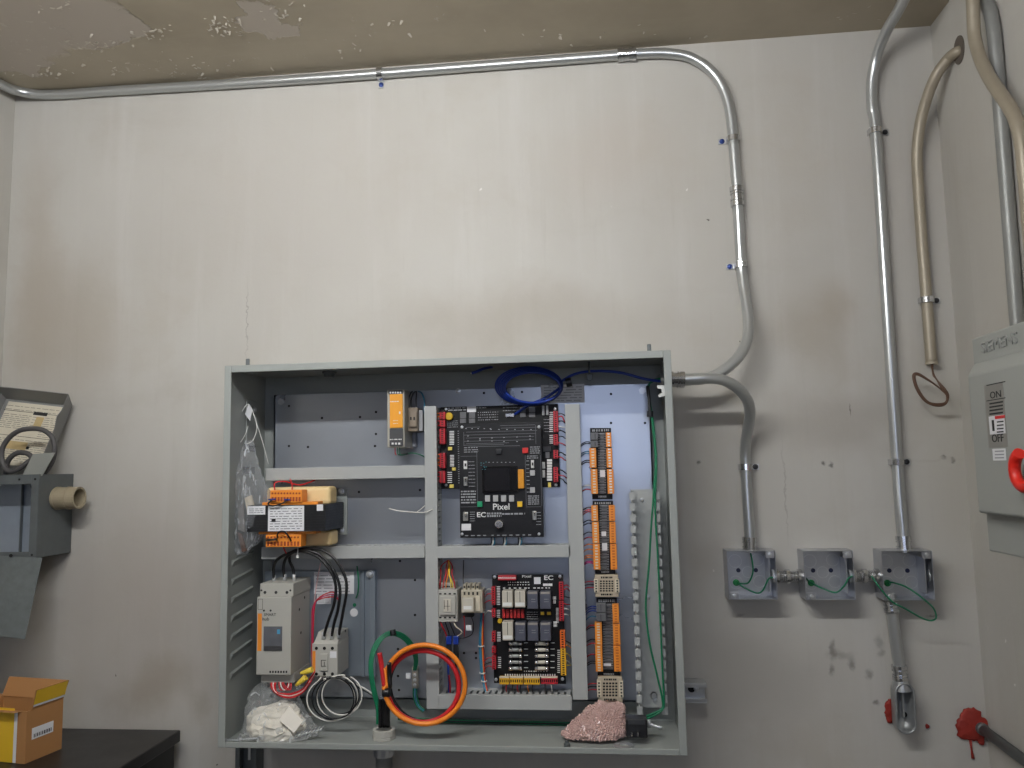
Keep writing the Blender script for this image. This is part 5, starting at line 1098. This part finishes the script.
for i in range(3):
    o_ = i*.9; wire('wire', [(931.6+o_*.5, 360, YW), (933, 372+o_, -.03), (937, 380, -.04), (945-o_, 389+o_, -.045), (948.5-o_, 396, -.045), (945, 404.5-o_, -.045), (934, 405.5-o_, -.045), (924+o_, 400, -.045), (916+o_, 388, -.045), (913+o_, 376+o_, -.045), (917, 373+o_, -.045), (926, 378+o_*.5, -.045), (937, 386, -.042), (944, 392, -.040)], .0019, BRN, bt, 6, 6)

# right wall: two conduits, safety switch
XA = XR-.014
pts = [atx(978, -14, XA), atx(983, -2, XA), atx(989.5, 10, XA), atx(993.5, 30, XA), atx(996.5, 60, XA), atx(1000, 105, XA), atx(1007.5, 200, XA), atx(1013, 270, XA)]
pts.append(pts[-1]+(pts[-1]-pts[-2])*.9)
pts[0] = to_ceiling(pts[1], pts[2])
sg = emt('switch_conduit', 'weathered grey conduit running down the side wall into the safety switch', pts, mat('dull_grey_conduit', (146, 147, 144), .45, .35, .14, 40), .0125, base=pts[-1])
XB = XR-.045
pts = [atx(970, -30, XB), atx(972.6, 0, XB), atx(973.4, 20, XB), atx(974.6, 38, XB), atx(980, 58, XB), atx(988.5, 76, XB), atx(999, 92, XB), atx(1010, 108, XB), atx(1017.5, 125, XB), atx(1022, 146, XB), atx(1025, 175, XB), atx(1029, 220, XB)]
pts[0] = to_ceiling(pts[1], pts[1]-Vector((0, 0, .05))); pts += [pts[-1]+Vector((0, -.002, -.12)), Vector((pts[-1].x, pts[-1].y-.004, .742))]
bgc = emt('beige_conduit', 'beige painted conduit with an offset bend on the side wall', pts, OLDB, .0118, base=pts[-1])
# safety switch
XS = XR-.125
sw = thing('safety_switch', 'grey disconnect switch box with a red handle on the side wall', 'switch', (XR, -.44, .37))
SWG = mat('switch_grey', (154, 156, 151), .4, 0, .03, 10)
q00, q01 = atx(975.5, 340, XS), atx(989, 553, XS); ys = max(q00.y, q01.y); zt_ = atx(1000, 329, XS).z; zb2 = atx(1000, 553.5, XS).z; ye = ys-.26
MB().box(XS, XR-.001, ye, ys, zb2, zt_).build('case', SWG, sw, .003)
dz1, dz0 = atx(1000, 356, XS).z, atx(1000, 515.5, XS).z
dx = XS-.022; mb = MB()
o4 = [(XS, ys-.004, dz0), (XS, ye+.004, dz0), (XS, ye+.004, dz1), (XS, ys-.004, dz1)]; i4 = [(dx, ys-.024, dz0+.004), (dx, ye+.024, dz0+.004), (dx, ye+.024, dz1-.024), (dx, ys-.024, dz1-.024)]
dr = mb.hexa(o4, i4).build('door', SWG, sw, .004, seg=3)
ty0 = atx(982, 350, XS).y; ty1 = ty0-.120
text(sw, 'lettering', 'SIEMENS', (ty0, ty1, atx(983, 353.5, XS).z, atx(983, 342.5, XS).z), 0, mat('embossed_grey', (146, 148, 144), .4), .0014, 'right', XS-.0004)
def swr(r, X): a, b = atx(r[0], (r[1]+r[3])/2, X), atx(r[2], (r[1]+r[3])/2, X); m_ = (r[0]+r[2])/2; return a.y, b.y, atx(m_, r[3], X).z, atx(m_, r[1], X).z
def swbox(name, r, X, th_, m_, parent): y0, y1, z0, z1 = swr(r, X); return MB().box(X-th_, X, min(y0, y1), max(y0, y1), z0, z1).build(name, m_, parent)
STEEL = mat('brushed_plate', (150, 148, 142), .4, .4)
pl = swbox('position_plate', (986.5, 383, 1005.5, 447.5), dx, .0006, STEEL, dr)
text(pl, 'lettering', 'ON', swr((990, 391, 1001, 398), dx-.0008), 0, PRK, .0002, 'right', dx-.0009); text(pl, 'lettering', 'OFF', swr((992, 434, 1003.5, 442), dx-.0008), 0, PRK, .0002, 'right', dx-.0009)
wl = swbox('warning_label', (989.5, 415.5, 1005, 434), dx-.0006, .0004, PAPER, pl)
swbox('red_band', (995, 415.5, 1005, 418.6), dx-.0010, .0003, mat('label_red', (206, 44, 44), .5), wl)
mb = MB()
for i, y in enumerate((402, 405.5, 409, 412.5)):
    a, b, z0, z1 = swr((989.5, y, 1003, y+1.6), dx-.0006); mb.box(dx-.0009, dx-.0006, min(a, b), max(a, b), z0, z1)
for i, y in enumerate((421, 424.5, 428, 431.2)):
    a, b, z0, z1 = swr((997, y, 1003.6, y+1.3), dx-.001); mb.box(dx-.0013, dx-.001, min(a, b), max(a, b), z0, z1)
a, b, z0, z1 = swr((991, 420, 995.5, 431), dx-.001); mb.box(dx-.0013, dx-.001, min(a, b)+.004, max(a, b)-.004, z0, z1)
for (r_) in ((986.5, 383, 1005.5, 384), (986.5, 399, 1005.5, 399.8)): a, b, z0, z1 = swr(r_, dx-.0006); mb.box(dx-.0009, dx-.0006, min(a, b), max(a, b), z0, z1)
mb.build('print', PRK, pl)
w2 = swbox('white_label', (993, 448.6, 1006, 460.5), dx, .0005, PAPER, dr)
mb = MB()
for y in (450.6, 454, 457.2): a, b, z0, z1 = swr((995, y, 1004, y+1.2), dx-.0005); mb.box(dx-.0008, dx-.0005, min(a, b), max(a, b), z0, z1)
mb.build('print', PRG, w2)
hc = atx(1024, 470, dx-.02); RH = mat('red_handle', (214, 40, 28), .38)
mb = MB(); ang = [math.radians(40+280*k/16) for k in range(17)]
mb.tube([hc+Vector((0, .030*math.sin(-a-1.57)*-1*0+.027*math.cos(a-1.2+3.14), .026*math.sin(a-1.2+3.14))) for a in ang], .0085, 12); hd = mb.build('handle', RH, dr)
MB().cyl(hc+Vector((.022, -.045, 0)), hc+Vector((-.002, -.045, 0)), .016, 18).build('hub', RH, hd)
MB().tube([hc+Vector((0, -.022, -.012)), hc+Vector((0, -.06, -.03))], .0085, 12).build('grip', RH, hd)
# red fire-stop sealant and the pipe through it
FSR = mat('red_firestop', (150, 42, 30), .6, 0, .35, 50, 1.0, 120)
def blobm(c, ax, r, seed, hgt=.006, n=44, cut=None):
    rnd = random.Random(seed); c = Vector(c); vs = []; rings = [(1.0, 0), (.97, hgt*.6), (.8, hgt), (.4, hgt*1.1)]
    rr = [r*(1+.10*math.sin(3*6.283*k/n+seed)+.05*math.sin(7*6.283*k/n+2*seed)+rnd.uniform(-.08, .08)) for k in range(n)]
    for s_, h in rings:
        for k in range(n): a = 6.2832*k/n; vs.append(c+Vector((math.cos(a)*rr[k]*s_*ax[0], -h-rnd.uniform(0, hgt*.15), math.sin(a)*rr[k]*s_*ax[1])))
    fs = [(i*n+k, i*n+(k+1) % n, (i+1)*n+(k+1) % n, (i+1)*n+k) for i in range(3) for k in range(n)]+[[3*n+k for k in range(n)], list(range(n))[::-1]]
    return MB().add(vs, fs, True)
p = at(973, 725, 0)
fs_ = thing('firestop_patch', 'round smear of red fire-stop sealant in the lower right corner', 'sealant', (p.x-.002, 0, p.z), 'red sealant')
blobm((p.x-.002, -.001, p.z), (1.0, .98), .033, 3).build('patch', FSR, fs_); blobm((p.x+.012, -.001, p.z-.028), (.5, .7), .016, 5, .004).build('smear', FSR, fs_)
MB().tube([(p.x-.008, -.001, p.z-.03), (p.x-.007, -.001, p.z-.05), (p.x-.006, -.002, p.z-.066)], [.003, .002, .0035], 8).build('drip', FSR, fs_)
p2 = at(893, 711, 0); o = blobm((p2.x-.004, -.001, p2.z), (.6, 1), .024, 8, .004).build('firestop_patch', FSR); tag(o, 'red sealant smear half hidden behind the open conduit body', 'sealant', 'red sealant')
p3 = at(927, 726, 0); o = blobm((p3.x, -.001, p3.z), (.8, 1), .005, 2, .003, 14).build('sealant_drop', FSR); tag(o, 'tiny drop of red sealant right of the conduit body', 'sealant', 'red sealant')
q = at(981, 728, -.005); o = thing('wall_pipe', 'grey pipe coming out of the red sealant towards the room', 'pipe', (q.x, 0, q.z))
MB().cyl((q.x, -.004, q.z), (q.x, -1.0, q.z-.03), .0105, 18).build('pipe', OLDZ, o); MB().lathe((q.x, -.005, q.z), (0, -1, -.03), [(0, .0105), (0, .0125), (.012, .0125), (.014, .0105)], 18).build('collar', OLDZ, o)

# ------------------------------------------------------------------ wireway, lid with papers, left
wx = -.497; wy = -.122; wzt, wzb = at(58, 474, -.06).z, at(56, 555, -.06).z; wl_ = XL+.002
wr = thing('wireway_box', 'weathered galvanised wireway box with its front open, on the left', 'wireway', ((wl_+wx)/2, 0, wzb))
q = .002
MB().box(wl_, wx-q, -.050, -.048, wzb, wzt).build('back', mat('wireway_inside', (150, 160, 172), .5, .4, .25, 12), wr)
MB().box(wx-q, wx, wy, -.003, wzb, wzt).build('end_plate', OLDZ, wr, .0008); MB().box(wl_, wx-q, wy, -.003, wzt-q, wzt).build('top', OLDZ, wr); MB().box(wl_, wx-q, wy, -.003, wzb, wzb+q).build('bottom', OLDZ, wr)
mb = MB(); mb.box(wl_, wx-.018, wy-.002, wy, wzt-.022, wzt); mb.box(wl_, wx-.018, wy-.002, wy, wzb, wzb+.014); mb.box(wx-.018, wx, wy-.002, wy, wzb, wzt); mb.build('front_frame', OLDZ, wr, .0008)
MB().box(wl_, wx-.018, wy+.004, -.052, wzb+q, wzb+.006).build('inner_ledge', mat('rusty_ledge', (150, 128, 104), .8, 0, .3, 50), wr)
for (x, z) in [(wx-.009, wzt-.011), (wx-.009, wzb+.007), (-.545, wzt-.011)]: MB().lathe((x, wy-.002, z), (0, -1, 0), [(0, .0026), (.0008, .0026), (.0008, 0)], 10).build('screw_hole', DARKH, wr)
for px, py in [(33, 487), (35, 506)]: p = at(px, py, -.051); MB().cyl(p, p-Vector((0, .001, 0)), .005, 12).build('screw_hole', DARKH, wr)
MB().box(-.59, -.588, -.058, -.050, wzb+.006, wzt-.004).build('seam', OLDZ, wr)
for zz in (at(66, 498, -.06).z,):
    pn = thing('pipe_nipple', 'short beige pipe nipple sticking out of the wireway\'s end', 'pipe', (wx, -.062, zz))
    MB().lathe((wx-.03, -.062, zz), (1, 0, 0), [(0, .020), (0, .0255), (.088, .0255), (.088, .0215), (.0, .020)], 28).build('nipple', mat('beige_pipe', (158, 146, 122), .5, .1, .12, 30), pn)
    for d in (.032, .060): MB().ring((wx-.03+d, -.062, zz), (1, 0, 0), .0255, .0268, .005, 28).build('collar', MATS['beige_pipe'], pn)
p = at(34.5, 528, -.06); MB().lathe((wx-.016, -.06, at(35, 528, -.06).z), (1, 0, 0), [(0, .016), (0, .021), (.0138, .021), (.0138, .016)], 20).build('inner_bushing', OLDZ, wr)
fa = [at(42, 558, wy-.004), at(-40, 554, wy-.004), at(-50, 630, wy-.045), at(24.5, 639.5, wy-.045)]
for v in fa: v.x = max(v.x, XL+.004)
fc_ = thing('hanging_cover', 'weathered galvanised cover plate hanging below the wireway', 'cover', fa[0])
MB().prism(fa, (0, .002, .0006)).build('plate', mat('streaked_galvanised', (112, 118, 118), .5, .45, .3, 70, .1, 90), fc_, .0006); MB().lathe(at(11, 555.6, wy-.006), (0, -1, 0), [(0, .004), (.0012, .004), (.0012, 0)], 10).build('screw_hole', DARKH, fc_)
# lid tray leaning on the wall above
th = thing('panel_lid', 'grey metal lid leaning above the wireway, lined with yellowed printed papers', 'lid', at(45, 474, -.08))
tl = math.radians(20); rot = math.radians(7.5)
B = Matrix.Translation(at(72, 406, -.012)) @ Matrix.Rotation(rot, 4, 'Y') @ Matrix.Rotation(-tl, 4, 'X') # local: x left(-), z down(-), y front(-)
LW, LH, LD = .205, .165, .045
LIDM = mat('lid_grey', (132, 132, 130), .5, .3, .12, 20, .05, 60)
def lb_(x0, x1, y0, y1, z0, z1, nm, m_, par=th, bev=.0008): return MB().box(x0, x1, y0, y1, z0, z1, B).build(nm, m_, par, bev)
LWc = .175
lb_(-LWc, 0, 0, .0015, -LH, 0, 'back', LIDM)
MB().add([B @ Vector(v) for v in [(-LWc-.01, -LD, .012), (.012, -LD, .012), (0, 0, 0), (-LWc, 0, 0), (-LWc-.01, -LD, .0135), (.012, -LD, .0135), (0, .0015, .0015), (-LWc, .0015, .0015)]], [(0, 1, 2, 3), (7, 6, 5, 4), (0, 4, 5, 1), (1, 5, 6, 2), (2, 6, 7, 3), (3, 7, 4, 0)]).build('top_flange', LIDM, th)
fl_pts = [(0, 0), (-LD, .012), (-LD, -.03), (-LD*1.25, -.05), (-LD*.95, -.075), (-LD*.95, -.09), (-LD, -LH), (0, -LH)]
MB().prism([B @ Vector((.012*(-y/LD), y, z)) for y, z in fl_pts], (.0015, 0, 0)).build('side_flange', LIDM, th, label='bent side flange with a torn edge')
MB().prism([B @ Vector((-LWc-.010*(-y/LD), y, z)) for y, z in [(0, 0), (-LD, .012), (-LD, -LH), (0, -LH)]], (-.0015, 0, 0)).build('side_flange', LIDM, th)
YPAP = mat('aged_paper', (206, 198, 178), .7, 0, .12, 22)
pp = MB().box(-LWc+.01, -.006, -.0012, -.0003, -LH, -.006, B).build('paper', YPAP, th)
mb = MB(); rnd = random.Random(6)
for (x0, x1, z0, z1, rows) in [(-.165, -.01, -.03, -.012, 2), (-.165, -.09, -.075, -.036, 8), (-.085, -.06, -.072, -.036, 5), (-.055, -.01, -.09, -.036, 10), (-.165, -.01, -.155, -.098, 11)]:
    for i in range(rows):
        z = z1-(i+.5)*(z1-z0)/rows; x = x0
        while x < x1: l = rnd.uniform(.006, .02); mb.box(x, min(x1, x+l), -.0015, -.0012, z-.0006, z+.0006, B); x += l+rnd.uniform(.002, .005)
mb.build('print', mat('faded_print', (130, 124, 112), .7), pp)
mb = MB(); mb.box(-.088, -.052, -.0016, -.0012, -.034, -.026, B); mb.box(-.168, -.006, -.0015, -.0012, -.0295, -.0285, B); mb.box(-.168, -.006, -.0015, -.0012, -.0925, -.0915, B); mb.build('bold_print', PRK, pp)
mb = MB(); mb.box(-.076, -.056, -.00155, -.0012, -.066, -.038, B); mb.box(-.12, -.07, -.00155, -.0012, -.125, -.105, B); mb.build('stain', mat('tan_stain', (186, 164, 118), .8, 0, .2, 60), pp)
ph = MB().cyl(B @ Vector((-.066, -.002, -.118)), B @ Vector((-.066, -.0012, -.118)), .004, 10).build('paper_hole', DARKH, pp)
cb = thing('cable_loop', 'dark grey cable looped inside the leaning lid', 'cable', at(45, 470, -.1))
GCB = mat('grey_cable', (74, 72, 72), .5)
wire('cable', [(44, 474, -.10), (52, 462, -.102), (54.5, 450, -.103), (52.5, 438, -.104), (44, 430.5, -.105), (33, 428.6, -.106), (20, 430.5, -.108), (9, 438, -.11), (2, 450, -.112), (3, 464, -.114), (10, 471.5, -.115), (20, 468, -.114), (28, 462, -.112), (32, 458, -.11), (26, 453, -.108), (16, 453.5, -.107), (8, 461, -.105), (6, 474, -.10)], .0058, GCB, cb, 7, 10)
sh = thing('metal_offcut', 'small pale metal offcut stuck in the leaning lid', 'offcut', at(35, 474, -.12)); MB().prism([at(33, 454, -.122), at(55, 452.5, -.12), at(42, 476, -.118), at(22, 476, -.12)], (0, .0015, 0)).build('sheet', mat('pale_sheet', (150, 152, 146), .5, .3), sh)

# ------------------------------------------------------------------ workbench and carton
BZ = -.035
BKM = mat('black_worktop', (30, 30, 31), .36, 0, .3, 14, .05, 60); BKB = mat('black_cabinet', (14, 14, 15), .5)
wbx = atz(182, 729, BZ); bx1 = wbx.x; by1 = -.035; by0 = -.62
wb = thing('workbench', 'black workbench with a worn top along the back wall', 'workbench', ((XL+bx1)/2, by1, ZF))
MB().box(XL+.004, bx1, by0, by1, BZ-.026, BZ).build('top', BKM, wb, .003)
MB().box(XL+.02, bx1-.010, by0+.02, by1-.006, ZF+.08, BZ-.026).build('body', BKB, wb, .003)
for i in range(4):
    z1_ = BZ-.05-i*.22; d = MB().box(XL+.04, bx1-.03, by0+.008, by0+.02, z1_-.20, z1_).build('drawer', BKB, wb, .002); MB().box(XL+.12, bx1-.12, by0-.008, by0+.008, z1_-.04, z1_-.025).build('handle', ZINC, d, .002)
for x in (XL+.05, bx1-.05):
    for y in (by0+.05, by1-.05): MB().cyl((x, y, ZF), (x, y, ZF+.08), .03, 14).build('foot', BKB, wb)
CARD = mat('brown_cardboard', (170, 122, 74), .7, 0, .06, 12, .04, 50); YTAPE = mat('yellow_tape', (226, 184, 48), .4); CARDE = mat('cardboard_edge', (206, 176, 136), .8)
F0 = atz(24.6, 764.5, BZ); F1 = atz(61.5, 749, BZ); F0.z = F1.z = BZ
HB = (at(26, 712, F0.y).z-BZ)
dR = (F1-F0); LR = dR.length; dR.normalize(); dL = Vector((-dR.y, dR.x, 0))
if dL.x > 0: dL = -dL
LL = .16
cbx = thing('cardboard_box', 'opened brown cardboard box with yellow tape on the black workbench', 'box', F0+dR*LR/2+dL*LL/2)
U_ = Vector((0, 0, 1)); tk = .003
def slab(o, a, b, n_, nm, m_, par=cbx, label=None):   # parallelogram slab from o along a and b, thickness n_
    q4 = [o, o+a, o+a+b, o+b]; return MB().hexa(q4, [v+n_ for v in q4]).build(nm, m_, par, label=label)
B0 = F0+U_*.0005
slab(B0, dR*LR, U_*HB, dL*tk, 'side', CARD); slab(B0+dL*LL, dR*LR, U_*HB, dL*-tk, 'side', CARD)
slab(B0+dL*tk, dL*(LL-2*tk), U_*HB, dR*tk, 'end', CARD); slab(B0+dR*LR+dL*tk, dL*(LL-2*tk), U_*HB, dR*-tk, 'end', CARD)
slab(B0+dL*tk+dR*tk, dR*(LR-2*tk), dL*(LL-2*tk), U_*tk, 'bottom', CARD)
T0 = B0+U_*HB
outR = -dL
f1 = slab(T0+dR*LR*.12, dR*LR*.88, (U_*.040+outR*.010), dL*tk, 'flap', CARD, label='right flap banded with yellow tape')
slab(T0+dR*LR*.14+(U_*.010+outR*.0026)-dL*.0006, dR*LR*.86, (U_*.0285+outR*.007), dL*-.0006, 'tape', YTAPE, f1); slab(T0+dR*LR*.14+(U_*.0055+outR*.0016)-dL*.0006, dR*LR*.86, (U_*.004+outR*.001), dL*-.0005, 'tape_backing', PAPER, f1)
slab(T0+dR*LR-dR*.002, dL*LL, (U_*.036+dR*.016), dR*-tk, 'flap', CARD)
slab(T0+dL*LL, dR*LR, (U_*.01+dL*.05), dL*-tk, 'flap', CARD)
f3 = slab(T0+dL*.012, dL*(LL-.012), (U_*.004-dR*.045)*.4, dR*tk, 'flap', CARD)
tp = slab(B0+dL*.030-dR*.0008+U_*.001, dL*.062, U_*(HB+.004), dR*-.0006, 'tape', YTAPE); slab(B0+dL*.022-dR*.0008+U_*.001, dL*.0075, U_*(HB-.002), dR*-.0005, 'tape_backing', PAPER)
lbl = slab(B0+dR*LR*.15+U_*HB*.42+outR*.0006, dR*LR*.58, U_*HB*.22, outR*.0004, 'label', PAPER)
mb = MB(); rnd = random.Random(4); x = .2
while x < .66: l = rnd.uniform(.015, .04); o = B0+dR*LR*x+U_*HB*.45+outR*.0011; q4 = [o, o+dR*LR*l, o+dR*LR*l+U_*HB*.07, o+U_*HB*.07]; mb.hexa(q4, [v+outR*.0003 for v in q4]); x += l+.025
mb.build('print', PRK, lbl)

for o in bpy.data.objects:
    if o.parent and o.name.split('.')[0] in ('print', 'indicator_rows', 'print_and_pins', 'leads', 'slots', 'pin_rows', 'chips', 'marks', 'holes', 'panel_lines', 'teal_marks', 'terminal_holes', 'side_holes', 'bold_print', 'slotted_side', 'stain'):
        o['kind'] = 'stuff'
